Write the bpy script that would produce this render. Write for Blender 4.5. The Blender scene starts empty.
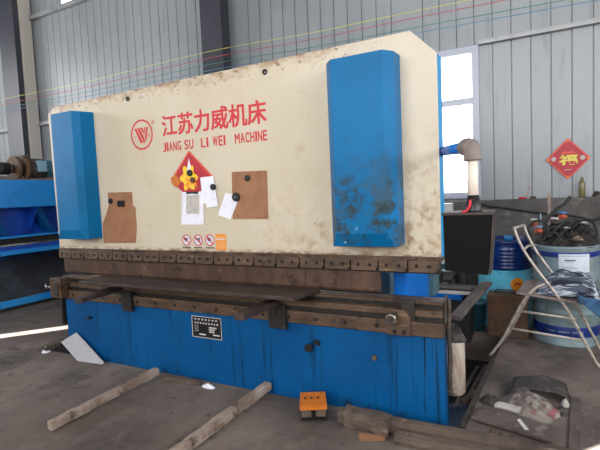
import bpy, bmesh, math, random
from mathutils import Vector, Matrix, noise
from math import sin, cos, pi, radians
random.seed(7)
C = bpy.context.scene.collection

# ------------------------------------------------------------------ camera
FPX, YAW, PIT, ROL = 445.0, .4833, .06824, -.0449
CAM = Vector((0, 0, 1.6))
_f = Vector((-sin(YAW)*cos(PIT), cos(YAW)*cos(PIT), -sin(PIT)))
_r = _f.cross(Vector((0, 0, 1))).normalized(); _u = _r.cross(_f)
_c, _s = cos(ROL), sin(ROL)
AX = (_c*_r + _s*_u, -_s*_r + _c*_u, -_f)
def ray(x, y): return AX[0]*((x-300)/FPX) - AX[1]*((y-225)/FPX) - AX[2]
def atz(x, y, z=0):
    d = ray(x, y); return CAM + d*((z-CAM.z)/d.z)
def aty(x, y, Y):
    d = ray(x, y); return CAM + d*((Y-CAM.y)/d.y)
def atx(x, y, X):
    d = ray(x, y); return CAM + d*((X-CAM.x)/d.x)
cd = bpy.data.cameras.new('camera'); cam = bpy.data.objects.new('camera', cd); C.objects.link(cam)
cd.sensor_width = 36; cd.lens = FPX/600*36; cd.clip_start = .05
m = Matrix((AX[0], AX[1], AX[2])).transposed().to_4x4(); m.translation = CAM
cam.matrix_world = m
bpy.context.scene.camera = cam

# ------------------------------------------------------------------ materials
def lin(h):
    h = h.lstrip('#'); r = []
    for i in (0, 2, 4):
        v = int(h[i:i+2], 16)/255
        r.append(v/12.92 if v <= .04045 else ((v+.055)/1.055)**2.4)
    return (*r, 1)
def mat(name, base, layers=(), rough=.6, metal=0., bump=0., bscale=30, bstretch=(1, 1, 1), spec=.5, off=(0, 0, 0)):
    """procedural paint/steel/wood: base colour plus noise layers of wear.
    layer = (colour, stretch, scale, lo, hi[, masks]) ; mask = (axis, v0, v1) runs 0->1 along an object axis"""
    M = bpy.data.materials.new(name); M.use_nodes = True
    N = M.node_tree.nodes; L = M.node_tree.links
    b = N['Principled BSDF']; tc = N.new('ShaderNodeTexCoord')
    b.inputs['Roughness'].default_value = rough; b.inputs['Metallic'].default_value = metal
    b.inputs['Specular IOR Level'].default_value = spec
    ad = N.new('ShaderNodeVectorMath'); ad.operation = 'ADD'; ad.inputs[1].default_value = off
    L.new(tc.outputs['Object'], ad.inputs[0]); vec = ad.outputs[0]
    sx = N.new('ShaderNodeSeparateXYZ'); L.new(vec, sx.inputs[0])
    col = None; basec = lin(base)
    for ly in layers:
        c, st, sc, lo, hi = ly[:5]; masks = ly[5] if len(ly) > 5 else ()
        mp = N.new('ShaderNodeVectorMath'); mp.operation = 'MULTIPLY'; mp.inputs[1].default_value = st
        L.new(vec, mp.inputs[0])
        nz = N.new('ShaderNodeTexNoise'); nz.inputs['Scale'].default_value = sc; nz.inputs['Detail'].default_value = 6
        nz.inputs['Roughness'].default_value = .62
        L.new(mp.outputs[0], nz.inputs['Vector'])
        mr = N.new('ShaderNodeMapRange'); mr.inputs[1].default_value = lo; mr.inputs[2].default_value = hi
        L.new(nz.outputs['Fac'], mr.inputs[0]); fac = mr.outputs[0]
        for ax, v0, v1 in masks:
            k = N.new('ShaderNodeMapRange'); k.inputs[1].default_value = v0; k.inputs[2].default_value = v1
            L.new(sx.outputs['XYZ'.index(ax)], k.inputs[0])
            mu = N.new('ShaderNodeMath'); mu.operation = 'MULTIPLY'; L.new(fac, mu.inputs[0]); L.new(k.outputs[0], mu.inputs[1]); fac = mu.outputs[0]
        mx = N.new('ShaderNodeMix'); mx.data_type = 'RGBA'
        L.new(fac, mx.inputs['Factor'])
        if col is None: mx.inputs['A'].default_value = basec
        else: L.new(col, mx.inputs['A'])
        mx.inputs['B'].default_value = lin(c); col = mx.outputs['Result']
    if col is None: b.inputs['Base Color'].default_value = basec
    else: L.new(col, b.inputs['Base Color'])
    if bump:
        mp = N.new('ShaderNodeVectorMath'); mp.operation = 'MULTIPLY'; mp.inputs[1].default_value = bstretch
        L.new(vec, mp.inputs[0])
        nz = N.new('ShaderNodeTexNoise'); nz.inputs['Scale'].default_value = bscale; nz.inputs['Detail'].default_value = 5
        L.new(mp.outputs[0], nz.inputs['Vector'])
        bp = N.new('ShaderNodeBump'); bp.inputs['Strength'].default_value = bump; bp.inputs['Distance'].default_value = .02
        L.new(nz.outputs['Fac'], bp.inputs['Height']); L.new(bp.outputs[0], b.inputs['Normal'])
    return M
U = (1, 1, 1)
OX = (-2.5, 2.983, 0)          # press brake origin; materials of its parts read world coordinates
MT = {}
MT['cream'] = mat('cream_paint', '#c3b7a3', [
    ('#b9ac92', U, 1.3, .45, .75), ('#a8997b', U, 5, .60, .82),
    ('#9a835c', U, 9, .48, .70, [('X', -2.2, -1.3), ('Z', 1.85, 1.25)]),
    ('#8a6a4a', U, 14, .50, .66, [('X', -1.0, -.7), ('Z', 2.1, 1.3)]),
    ('#94724c', (1, 1, 1.6), 7, .40, .62, [('Z', 2.53, 2.61), ('X', -.9, -1.5)]),
    ('#75533a', (1, 1, 1.3), 26, .56, .66, [('Z', 2.48, 2.57), ('X', -.8, -1.2)]),
    ('#5c4632', U, 40, .66, .72, [('Z', 2.3, 1.2)]),
    ('#6b4c33', (1, 1, 3), 12, .42, .6, [('Z', 1.19, 1.15)])], rough=.45, off=OX, bump=.04, bscale=6)
MT['ram_blue'] = mat('blue_edge_paint', '#1e8fc8', rough=.4)
MT['cover'] = mat('blue_cover_paint', '#00659a', [
    ('#005784', U, 1.6, .4, .7), ('#3b4a4c', U, 6, .47, .64, [('Z', 1.95, 1.5), ('X', -1.9, -1.3)]),
    ('#2b3b40', U, 11, .52, .64, [('Z', 1.9, 1.6), ('X', -1.9, -1.3)]),
    ('#1d5a7c', (6, 6, 1), 3, .58, .76), ('#9fd0e6', U, 16, .64, .70, [('Z', 1.40, 1.25)])], rough=.42, spec=.16, off=OX, bump=.03, bscale=5)
MT['bed'] = mat('blue_bed_paint', '#004e84', [
    ('#003f70', U, 1.6, .4, .7), ('#052c48', (10, 10, .3), 2.2, .58, .70), ('#08202f', (16, 16, .4), 2.0, .66, .71),
    ('#0b1a22', (14, 14, .25), 3.4, .56, .60, [('X', -.82, -.66)]),
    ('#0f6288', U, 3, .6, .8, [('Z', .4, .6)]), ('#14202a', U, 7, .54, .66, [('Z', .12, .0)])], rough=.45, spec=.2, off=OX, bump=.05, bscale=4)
MT['blue_side'] = mat('bright_blue_paint', '#0868c0', rough=.4, spec=.3)
MT['steel'] = mat('oily_steel', '#4b3a2e', [('#6b513c', U, 5, .45, .7), ('#261d19', U, 9, .5, .66), ('#7d614a', U, 22, .62, .72)], rough=.5, metal=.35, bump=.1, bscale=40, off=OX)
MT['rail'] = mat('worn_rail_steel', '#5e4a3a', [('#43342a', (1, 1, 3), 5, .42, .66), ('#2c211b', U, 12, .56, .68), ('#7d664e', (1, 1, 6), 6, .58, .72)], rough=.5, metal=.3, bump=.08, bscale=30, off=OX)
MT['punch'] = mat('punch_steel', '#4f3c32', [('#6b5243', (2, 1, 1), 3, .45, .7), ('#31241f', U, 8, .55, .68), ('#8a7565', U, 18, .62, .74)], rough=.42, metal=.4, bump=.05, off=OX)
MT['dark'] = mat('near_black', '#171310', [('#2b2420', U, 20, .5, .7)], rough=.6)  # near-black brown for dark parts, slots and gaps
MT['hole'] = mat('hole_black', '#0b0908', rough=.8)
MT['sheet'] = mat('dark_steel_plate', '#453b39', [('#5c504c', (1, 3, 1), 2.5, .45, .7), ('#6d5b52', (1, 5, 1), 5, .6, .76), ('#2a2220', U, 6, .55, .7)], rough=.38, metal=.45, bump=.04)
MT['chrome'] = mat('worn_chrome', '#9a9690', [('#5e5750', U, 20, .5, .7)], rough=.25, metal=.9)
MT['black'] = mat('black_plastic', '#121216', [('#25242a', U, 8, .55, .7)], rough=.45)
MT['red'] = mat('sign_red', '#bf2a33', [('#cf5450', U, 25, .56, .75)], rough=.5)
MT['redp'] = mat('poster_red', '#ab2030', [('#981a28', U, 6, .45, .7)], rough=.5)
MT['redb'] = mat('poster_border', '#cf4a38', rough=.5)
MT['gold'] = mat('poster_gold', '#e6c22e', rough=.45)
MT['goldg'] = mat('poster_pale_gold', '#cfc24e', rough=.45)
MT['orange'] = mat('orange_print', '#e08a1e', rough=.5)
MT['opaint'] = mat('orange_paint', '#bb6818', [('#a85a14', U, 20, .5, .7), ('#5a3818', U, 50, .62, .7)], rough=.5)
MT['white'] = mat('white_paper', '#dedde6', [('#c3c3d2', U, 8, .5, .7)], rough=.7)
MT['card'] = mat('cardboard', '#94694c', [('#84593d', U, 6, .45, .7), ('#6f472c', U, 22, .62, .7)], rough=.85)
MT['corr'] = mat('pale_card', '#8e7560', [('#6e5947', U, 8, .45, .7)], rough=.85)
MT['panel'] = mat('grey_wall_panel', '#8f9396', [('#7e8386', (.5, 1, .3), 1.2, .4, .7), ('#73787b', (3, 1, .3), 3, .55, .75)], rough=.42, metal=.1)
MT['conc'] = mat('grey_concrete_wall', '#5f5b58', [('#45413f', U, 2, .4, .65), ('#7a7571', U, 6, .56, .7), ('#302c2a', U, 9, .6, .72)], rough=.9, bump=.3, bscale=14)
MT['floor'] = mat('concrete_floor', '#72655d', [('#574b45', U, .9, .38, .62), ('#3f3732', U, 1.7, .53, .70), ('#82746b', (1, .6, 1), 2.4, .5, .74), ('#4a403a', U, 3.2, .56, .70), ('#352d29', U, 9, .62, .72), ('#8d7f76', U, 26, .64, .76)], rough=.82, bump=.25, bscale=24)
MT['pit'] = mat('pit_dirt', '#2f2723', [('#1a1513', U, 3, .4, .65)], rough=.95, bump=.4)
MT['column'] = mat('grey_column_paint', '#30303a', [('#272730', U, 2, .45, .7)], rough=.5)
MT['girt'] = mat('galvanised_trim', '#989899', [('#787777', U, 4, .5, .7)], rough=.35, metal=.3)
MT['pvc'] = mat('window_frame_white', '#a3a7b4', rough=.35)
MT['lit_flange'] = mat('lit_flange_pale', '#b5ada2', rough=.5)
MT['wood'] = mat('weathered_timber', '#988679', [('#6c584a', (1, 1, 1), 5, .42, .66), ('#b3a396', (6, 1, 6), 3, .55, .7), ('#3f322a', U, 10, .6, .7)], rough=.85, bump=.5, bscale=20)
MT['woodd'] = mat('dark_timber', '#5b4c42', [('#3d322b', U, 5, .42, .66), ('#79685a', (1, 6, 6), 3, .55, .7), ('#9b8c7e', U, 14, .66, .74)], rough=.9, bump=.6, bscale=20)
MT['board'] = mat('dusty_board', '#5e514d', [('#463b38', U, 4, .4, .65), ('#857873', U, 9, .58, .72)], rough=.85, bump=.2)
MT['wboard'] = mat('grey_white_board', '#9f9da3', [('#9a979c', U, 5, .5, .7), ('#2f2c2c', U, 14, .66, .70)], rough=.6)
MT['shear'] = mat('shear_blue', '#0d84d2', [('#3a9bd6', U, .8, .45, .7), ('#0a6cb8', U, 3, .58, .75)], rough=.32)
MT['sheard'] = mat('shear_deep_blue', '#0a4cb4', [('#08246c', U, 2, .45, .7)], rough=.4)
MT['chute'] = mat('chute_steel', '#2c2b30', [('#3f4650', U, 2.5, .45, .7), ('#1f5a80', U, 5, .60, .72), ('#4d4540', U, 3, .6, .75)], rough=.5, metal=.2)
MT['rust'] = mat('rusty_metal', '#4f3a2a', [('#6b4526', U, 6, .45, .66), ('#2b201a', U, 10, .55, .7), ('#3f4a46', U, 3, .56, .7)], rough=.75, bump=.15)
MT['iron'] = mat('dark_iron', '#3a332f', [('#5b504a', U, 10, .5, .7)], rough=.55, metal=.4)
MT['teal'] = mat('teal_motor_paint', '#2e5f70', [('#234552', U, 8, .5, .7)], rough=.5)
MT['tealbox'] = mat('pale_teal_paint', '#7da0b0', rough=.5)
MT['yellow'] = mat('yellow_tag', '#d8b72a', rough=.5)
MT['navy'] = mat('navy_drum_paint', '#0d2a66', [('#14509c', U, 4, .58, .75), ('#0a1a3c', U, 8, .5, .7)], rough=.25, off=(0, 0, 0))
MT['sky'] = mat('light_blue_drum_paint', '#58b4cf', [('#3f92ad', U, 5, .5, .7), ('#3a4a4a', U, 14, .62, .7)], rough=.35)
MT['wdrum'] = mat('grey_white_drum_paint', '#7c8f94', [('#6c7674', U, 4, .45, .7), ('#5c5248', U, 7, .58, .7), ('#3b342e', U, 18, .66, .74)], rough=.4)
MT['band'] = mat('blue_band', '#172f78', [('#11245c', U, 8, .5, .7)], rough=.4)
MT['label'] = mat('label_paper', '#c6ccd6', [('#a8aeb8', U, 12, .55, .7)], rough=.6)
MT['ink'] = mat('ink', '#222633', rough=.6)
MT['tube'] = mat('chair_tube', '#b3a79b', [('#7d7167', U, 20, .5, .66), ('#54463c', U, 40, .62, .7)], rough=.4, metal=.3)
MT['seat'] = mat('worn_chair_seat', '#7c6d67', [('#5f5049', U, 6, .5, .7)], rough=.7)
MT['cloth'] = mat('grey_work_cloth', '#454c5a', [('#b3b8c2', (1, 6, 5), 3.4, .51, .58), ('#1d212e', (1, 5, 4), 3.6, .53, .60)], rough=.9)
MT['denim'] = mat('blue_work_cloth', '#35597a', [('#22384f', U, 8, .5, .7)], rough=.9)
MT['boxblack'] = mat('pendant_black', '#0b0a0d', rough=.6, spec=.12)
MT['hose'] = mat('black_rubber', '#191818', [('#3a3735', U, 12, .55, .7)], rough=.55)
MT['net'] = mat('dark_tangle', '#2a2523', [('#4a413b', U, 22, .5, .62), ('#121010', U, 14, .5, .62), ('#8b857c', U, 35, .68, .72)], rough=.85, bump=1, bscale=60)
MT['bluep'] = mat('blue_plastic', '#1f78b8', rough=.3)
MT['brass'] = mat('orange_valve', '#a5482c', rough=.5)
MT['pipe'] = mat('cream_conduit', '#d2c6b8', [('#a09384', (6, 6, 1), 4, .52, .7)], rough=.4)
MT['elbow'] = mat('elbow_grey', '#70645f', [('#84786f', U, 8, .5, .7)], rough=.55)
MT['barrel'] = mat('grimy_white_plastic', '#b8aa9c', [('#8d7765', (3, 3, .8), 4, .48, .66), ('#45382f', U, 6, .58, .7)], rough=.5)
MT['rag'] = mat('dark_rag', '#35302e', [('#5b544f', U, 12, .5, .7)], rough=.95, bump=.6)
MT['bgsheet'] = mat('slate_blue_sheet', '#46525f', [('#38424e', U, 5, .5, .7)], rough=.5)
MT['sack'] = mat('dirty_plastic_sack', '#6c615b', [('#8d837b', U, 7, .48, .64), ('#3e3531', U, 9, .55, .66), ('#94424c', U, 9, .60, .68)], rough=.6, bump=.5, bscale=25)
MT['foam'] = mat('pale_foam', '#b5afa8', [('#8d857d', U, 20, .5, .7)], rough=.9)
MT['grey'] = mat('grey_cabinet_paint', '#4d6a6e', [('#3a5054', U, 3, .5, .7)], rough=.5)
MT['wgrey'] = mat('pale_tray', '#c9c4c0', rough=.35)
MT['glassb'] = mat('brown_glass', '#6a6238', rough=.2)
MT['redrag'] = mat('red_cloth', '#c0323a', [('#8d1f2a', U, 10, .5, .7)], rough=.9)
def glass():
    M = bpy.data.materials.new('window_glass'); M.use_nodes = True; N = M.node_tree.nodes; L = M.node_tree.links
    N.remove(N['Principled BSDF']); t = N.new('ShaderNodeBsdfTransparent'); g = N.new('ShaderNodeBsdfGlossy'); g.inputs['Roughness'].default_value = .05
    mx = N.new('ShaderNodeMixShader'); mx.inputs[0].default_value = .06
    L.new(t.outputs[0], mx.inputs[1]); L.new(g.outputs[0], mx.inputs[2]); L.new(mx.outputs[0], N['Material Output'].inputs[0]); return M
MT['glass'] = glass()

# ------------------------------------------------------------------ mesh builder (world coordinates, shifted under a root when linked)
class MB:
    def __init__(s): s.v = []; s.f = []; s.m = []; s.sm = []
    def add(s, vs, fs, mi=0, smooth=False):
        n = len(s.v); s.v += [Vector(v) for v in vs]
        for f in fs: s.f.append([n+i for i in f]); s.m.append(mi); s.sm.append(smooth)
        return s
    def box(s, x0, x1, y0, y1, z0, z1, mi=0):
        return s.add([(x, y, z) for z in (z0, z1) for y in (y0, y1) for x in (x0, x1)],
              [(0, 2, 3, 1), (4, 5, 7, 6), (0, 1, 5, 4), (2, 6, 7, 3), (0, 4, 6, 2), (1, 3, 7, 5)], mi)
    def hexa(s, lo, hi, mi=0):            # two matching rings of points
        n = len(lo)
        return s.add(list(lo)+list(hi), [tuple(range(n))[::-1], tuple(range(n, 2*n))]+[(i, (i+1) % n, n+(i+1) % n, n+i) for i in range(n)], mi)
    def prism(s, pts, axis, a, b, mi=0):  # polygon extruded along an axis
        def P(p, t): return {'x': (t, p[0], p[1]), 'y': (p[0], t, p[1]), 'z': (p[0], p[1], t)}[axis]
        return s.hexa([P(p, a) for p in pts], [P(p, b) for p in pts], mi)
    def tube(s, path, r, n=10, mi=0, cap=True):
        path = [Vector(p) for p in path]; rs = r if isinstance(r, (list, tuple)) else [r]*len(path)
        vs = []; up = None
        for i, p in enumerate(path):
            d = (path[min(i+1, len(path)-1)]-path[max(i-1, 0)]).normalized()
            if up is None: up = d.orthogonal().normalized()
            up = (up - d*up.dot(d)).normalized(); w = d.cross(up)
            for k in range(n):
                a = 2*pi*k/n; vs.append(p+(up*cos(a)+w*sin(a))*rs[i])
        fs = [(i*n+k, i*n+(k+1) % n, (i+1)*n+(k+1) % n, (i+1)*n+k) for i in range(len(path)-1) for k in range(n)]
        s.add(vs, fs, mi, True)
        if cap:
            o = len(s.v)-len(vs); e = (len(path)-1)*n
            s.f.append([o+k for k in range(n)][::-1]); s.m.append(mi); s.sm.append(False)
            s.f.append([o+e+k for k in range(n)]); s.m.append(mi); s.sm.append(False)
        return s
    def lathe(s, c, prof, n=40, mi=0):
        c = Vector(c); vs = []; fs = []
        for r, z in prof:
            for k in range(n): vs.append(c+Vector((r*cos(2*pi*k/n), r*sin(2*pi*k/n), z)))
        for i in range(len(prof)-1):
            for k in range(n): fs.append((i*n+k, i*n+(k+1) % n, (i+1)*n+(k+1) % n, (i+1)*n+k))
        s.add(vs, fs, mi, True)
        o = len(s.v)-len(vs)
        for e, rv in ((0, True), ((len(prof)-1)*n, False)):
            l = [o+e+k for k in range(n)]
            s.f.append(l[::-1] if rv else l); s.m.append(mi); s.sm.append(False)
        return s
    def xf(s, M):
        s.v = [M @ v for v in s.v]; return s
    def build(s, name, mats, root=None, bev=0., sub=0):
        me = bpy.data.meshes.new(name); o = bpy.data.objects.new(name, me)
        sh = root.matrix_world.translation if root and root.type != 'MESH' else (Vector(root['_o']) if root else Vector((0, 0, 0)))
        me.from_pydata([v-sh for v in s.v], [], s.f); me.update()
        for q in (mats if isinstance(mats, (list, tuple)) else [mats]): me.materials.append(MT[q])
        for p, i, k in zip(me.polygons, s.m, s.sm): p.material_index = i; p.use_smooth = k
        bm = bmesh.new(); bm.from_mesh(me); bmesh.ops.recalc_face_normals(bm, faces=bm.faces); bm.to_mesh(me); bm.free()
        C.objects.link(o); o['_o'] = tuple(sh)
        if root: o.parent = root
        if bev:
            b = o.modifiers.new('bevel', 'BEVEL'); b.width = bev; b.segments = 2; b.limit_method = 'ANGLE'; b.angle_limit = radians(40)
        return o
def thing(name, label, cat, loc, group=None):
    o = bpy.data.objects.new(name, None); C.objects.link(o); o.location = loc; o.empty_display_size = .1
    o.matrix_world = Matrix.Translation(Vector(loc)); return tag(o, label, cat, group)
def tag(o, label, cat, group=None, kind=None):
    o['label'] = label; o['category'] = cat
    if group: o['group'] = group
    if kind: o['kind'] = kind
    return o
def at_base(o):                           # put the origin of a one-mesh thing at its base
    me = o.data; xs = [v.co for v in me.vertices]
    c = Vector(((min(v.x for v in xs)+max(v.x for v in xs))/2, (min(v.y for v in xs)+max(v.y for v in xs))/2, min(v.z for v in xs)))
    me.transform(Matrix.Translation(-c)); o.location = c; o['_o'] = tuple(c); return o
def struct(o): o['kind'] = 'structure'; return o
def solo(mb, name, mats, label, cat, group=None, bev=0.):
    return tag(at_base(mb.build(name, mats, None, bev)), label, cat, group)
def rough_box(L, W, H, nx=24, amp=.008, seed=0):   # a worn timber or block along local x
    mb = MB(); bm = bmesh.new(); bmesh.ops.create_cube(bm, size=1)
    for v in bm.verts: v.co = Vector((v.co.x*L, v.co.y*W, v.co.z*H))
    ex = [e for e in bm.edges if abs((e.verts[0].co-e.verts[1].co).x) > L*.5]
    bmesh.ops.subdivide_edges(bm, edges=ex, cuts=nx)
    ey = [e for e in bm.edges if abs((e.verts[0].co-e.verts[1].co).x) < 1e-6]
    bmesh.ops.subdivide_edges(bm, edges=ey, cuts=2, use_grid_fill=True)
    for v in bm.verts:
        p = v.co*1.0+Vector((seed*7.3, 0, 0))
        d = Vector((noise.noise(p*9), noise.noise(p*9+Vector((31, 0, 0))), noise.noise(p*9+Vector((0, 57, 0)))))
        d += .5*Vector((noise.noise(p*28), noise.noise(p*28+Vector((3, 0, 0))), noise.noise(p*28+Vector((0, 5, 0)))))
        k = 1
        if abs(v.co.y) > W*.49 and abs(v.co.z) > H*.49: v.co.y *= .9; v.co.z *= .93
        v.co += d*amp*k
    bm.verts.index_update()
    mb.add([v.co.copy() for v in bm.verts], [[v.index for v in f.verts] for f in bm.faces], 0, False); bm.free(); return mb
def beam_between(a, b, W, H, **k):
    a, b = Vector(a), Vector(b); d = b-a; L = d.length; x = d.normalized(); y = Vector((0, 0, 1)).cross(x).normalized(); z = x.cross(y)
    M = Matrix((x, y, z)).transposed().to_4x4(); M.translation = (a+b)/2
    return rough_box(L, W, H, **k).xf(M)
def smooth_path(pts, n=6):
    pts = [Vector(p) for p in pts]; out = []
    for i in range(len(pts)-1):
        p0 = pts[max(i-1, 0)]; p1 = pts[i]; p2 = pts[i+1]; p3 = pts[min(i+2, len(pts)-1)]
        for k in range(n):
            t = k/n; out.append(.5*((2*p1)+(-p0+p2)*t+(2*p0-5*p1+4*p2-p3)*t*t+(-p0+3*p1-3*p2+p3)*t**3))
    out.append(pts[-1]); return out
def text_mesh(s, x0, x1, z0, z1, Y, d=.0015, bold=0., wt=0.):
    """flat raised lettering on the plane facing -Y, fitted in a rectangle"""
    cu = bpy.data.curves.new('t', 'FONT'); cu.body = s; cu.size = 1; cu.offset = bold
    ob = bpy.data.objects.new('t', cu); C.objects.link(ob)
    dg = bpy.context.evaluated_depsgraph_get(); me = bpy.data.meshes.new_from_object(ob.evaluated_get(dg))
    vs = [v.co.copy() for v in me.vertices]; fs = [list(p.vertices) for p in me.polygons]
    bpy.data.objects.remove(ob); bpy.data.curves.remove(cu); bpy.data.meshes.remove(me)
    ax, bx = min(v.x for v in vs), max(v.x for v in vs); ay, by = min(v.y for v in vs), max(v.y for v in vs)
    mb = MB()
    for i_, (ox, oz) in enumerate(((0, 0),)+tuple((wt*q, wt*r*.7) for q in (-1, 1) for r in (-1, 1)) if wt else ((0, 0),)): mb.add([(ox+x0+(v.x-ax)/(bx-ax)*(x1-x0), Y-d-i_*.00008, oz+z0+(v.y-ay)/(by-ay)*(z1-z0)) for v in vs], fs)
    return mb
def ring(cx, cz, Y, ro, ri, d=.0015, n=40, sx=1, mi=0, mb=None):
    mb = mb or MB(); vs = []
    for r in (ro, ri):
        for k in range(n): vs.append((cx+sx*r*cos(2*pi*k/n), Y-d, cz+r*sin(2*pi*k/n)))
    return mb.add(vs, [(k, (k+1) % n, n+(k+1) % n, n+k) for k in range(n)], mi)
def disc(cx, cz, Y, r, h, n=20, mb=None, mi=0, ax='y'):
    mb = mb or MB(); return mb.tube([(cx, Y, cz), (cx, Y-h, cz)], r, n, mi)
def blob(c, rx, ry, h, amp=.3, seed=0, n=28, rings=12, fold=6, flat=1.):
    """a lumpy heap resting on z=c.z"""
    c = Vector(c); mb = MB(); vs = [c+Vector((0, 0, h))]; fs = []
    for i in range(1, rings+1):
        t = i/rings
        for k in range(n):
            a = 2*pi*k/n; q = Vector((cos(a)*t*1.3+seed*3.1, sin(a)*t*1.3, seed*1.7))
            rr = t*(1+.22*noise.noise(Vector((cos(a)*1.5+seed, sin(a)*1.5, 2.))))
            zz = h*max(0, 1-t**2.2*flat)*(1+amp*noise.noise(q*fold*.6)+.5*amp*noise.noise(q*fold*1.7))
            if i == rings: zz = 0
            vs.append(c+Vector((rx*rr*cos(a), ry*rr*sin(a), zz)))
    for k in range(n): fs.append((0, 1+k, 1+(k+1) % n))
    for i in range(rings-1):
        for k in range(n):
            a = 1+i*n; fs.append((a+k, a+n+k, a+n+(k+1) % n, a+(k+1) % n))
    mb.add(vs, fs, 0, True); return mb

# ------------------------------------------------------------------ the hall
W = 6.3
XL, XR, YF, ZC = -13., 5., -7., 7.6
def ribbed(mb, x0, x1, z0, z1):
    """insulated wall sheets: flat pans with a raised double seam every 21.5 cm"""
    p = .215; xs = [(x0, 0)]
    k = math.ceil((x0-.02)/p)
    while k*p+.02 < x1-.001:
        c = k*p
        for dx, dy in ((-.012, 0), (-.008, .022), (.000, .022), (.003, 0)):
            if x0 < c+dx < x1: xs.append((c+dx, dy))
        k += 1
    xs.append((x1, 0))
    vs = []; fs = []
    for x, dy in xs: vs += [(x, W+dy, z0), (x, W+dy, z1)]
    for i in range(len(xs)-1): fs.append((2*i, 2*i+2, 2*i+3, 2*i+1))
    mb.add(vs, fs)
    mb.box(x0, x1, W+.05, W+.09, z0, z1)
openings = [(-8.66, -6.4, 5.745, 6.9), (-4.3, -2.2, 0, 3.2), (-1.5, -.60, 1.45, 3.41), (2.94, 4.2, 1.45, 3.41)]
wall = MB(); cur = XL
for a, b, z0, z1 in openings:
    ribbed(wall, cur, a, 0, ZC)
    if z0 > 0: ribbed(wall, a, b, 0, z0)
    ribbed(wall, a, b, z1, ZC)
    cur = b
ribbed(wall, cur, XR, 0, ZC)
struct(wall.build('wall_back', 'panel'))
def plain_wall(name, axis, pos, a0, a1, z0, z1, holes, mt='panel', th=.1):
    mb = MB(); cur = a0
    def q(u0, u1, w0, w1):
        if u1-u0 < .001 or w1-w0 < .001: return
        if axis == 'x': mb.box(min(pos, pos+th), max(pos, pos+th), u0, u1, w0, w1)
        else: mb.box(u0, u1, min(pos, pos+th), max(pos, pos+th), w0, w1)
    for u0, u1, w0, w1 in holes:
        q(cur, u0, z0, z1); q(u0, u1, z0, w0); q(u0, u1, w1, z1); cur = u1
    q(cur, a1, z0, z1)
    return struct(mb.build(name, mt))
plain_wall('wall_front', 'y', YF, XL, XR, 0, ZC, [(-6.5, 3.5, 2.6, 6.6)], th=-.1)
plain_wall('wall_right', 'x', XR, YF, W+.1, 0, ZC, [(-3.5, 4.6, 2.0, 4.8)], th=.1)
plain_wall('wall_left', 'x', XL, YF, W+.1, 0, ZC, [(-3, 4.5, 2.4, 5.6)], th=-.1)
struct(MB().box(XL, XR, YF, W+.1, ZC, ZC+.1).build('ceiling', 'panel'))
# concrete floor with the sunk machine pit
P0, P1, P2, P3 = (-4.80, 2.972), (-.45, 2.972), (-.30, 5.15), (-4.80, 5.15)
fl = MB(); o0, o1, o2, o3 = (XL, YF), (XR, YF), (XR, W+.05), (XL, W+.05)
Z3 = lambda p, z=0: (p[0], p[1], z)
for a, b, c, d in ((o0, o1, P1, P0), (o1, o2, P2, P1), (o2, o3, P3, P2), (o3, o0, P0, P3)):
    fl.add([Z3(a), Z3(b), Z3(c), Z3(d)], [(0, 1, 2, 3)])
for a, b in ((P0, P1), (P1, P2), (P2, P3), (P3, P0)):
    fl.add([Z3(a), Z3(b), Z3(b, -.32), Z3(a, -.32)], [(0, 1, 2, 3)], 0)
fl.add([Z3(p, -.32) for p in (P0, P1, P2, P3)], [(0, 1, 2, 3)], 1)
struct(fl.build('floor', ['floor', 'pit']))
# low masonry wall under the sheets
lw = MB(); lw.box(XL, -4.3, 6.12, W-.015, 0, 1.42); lw.box(-2.2, XR, 6.12, W-.015, 0, 1.42)
struct(lw.build('baseboard_back', 'conc', None, .01))
# trims on the wall
struct(MB().box(-.60, XR, W-.075, W-.013, 3.40, 3.44).box(-.60, XR, W-.05, W-.013, 3.44, 3.465).build('trim_1', 'girt', None, .004))
struct(MB().box(XL, -4.4, W-.09, W-.013, 3.38, 3.45).build('trim_2', 'girt', None, .004))
struct(MB().box(XL, -3., W-.10, W-.013, 5.66, 5.74).build('trim_3', 'girt', None, .004))
q0, q1 = aty(24.5, 145, 6.02).x, aty(31, 145, 6.02).x
struct(MB().box(q0, q1, 6.02, 6.26, 0, ZC).build('trim_lit_flange', 'lit_flange', None, .01))  # added pale post, stands for the lit side of the column flange
def column(name, x0, x1):
    mb = MB(); mb.box(x0, x1, 5.9, 5.92, 0, ZC); mb.box(x0, x1, 6.18, 6.2, 0, ZC) if False else mb.box(x0, x1, 6.09, 6.11, 0, ZC)
    c = (x0+x1)/2; mb.box(c-.01, c+.01, 5.92, 6.09, 0, ZC); mb.box(x1-.012, x1-.002, 5.92, 6.09, 0, ZC)
    return struct(mb.build(name, 'column'))
column('trim_5', aty(199, 0, 5.9).x, aty(221, 0, 5.9).x-.02)
column('trim_6', aty(7.5, 130, 5.9).x, aty(22.6, 130, 5.9).x)
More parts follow.
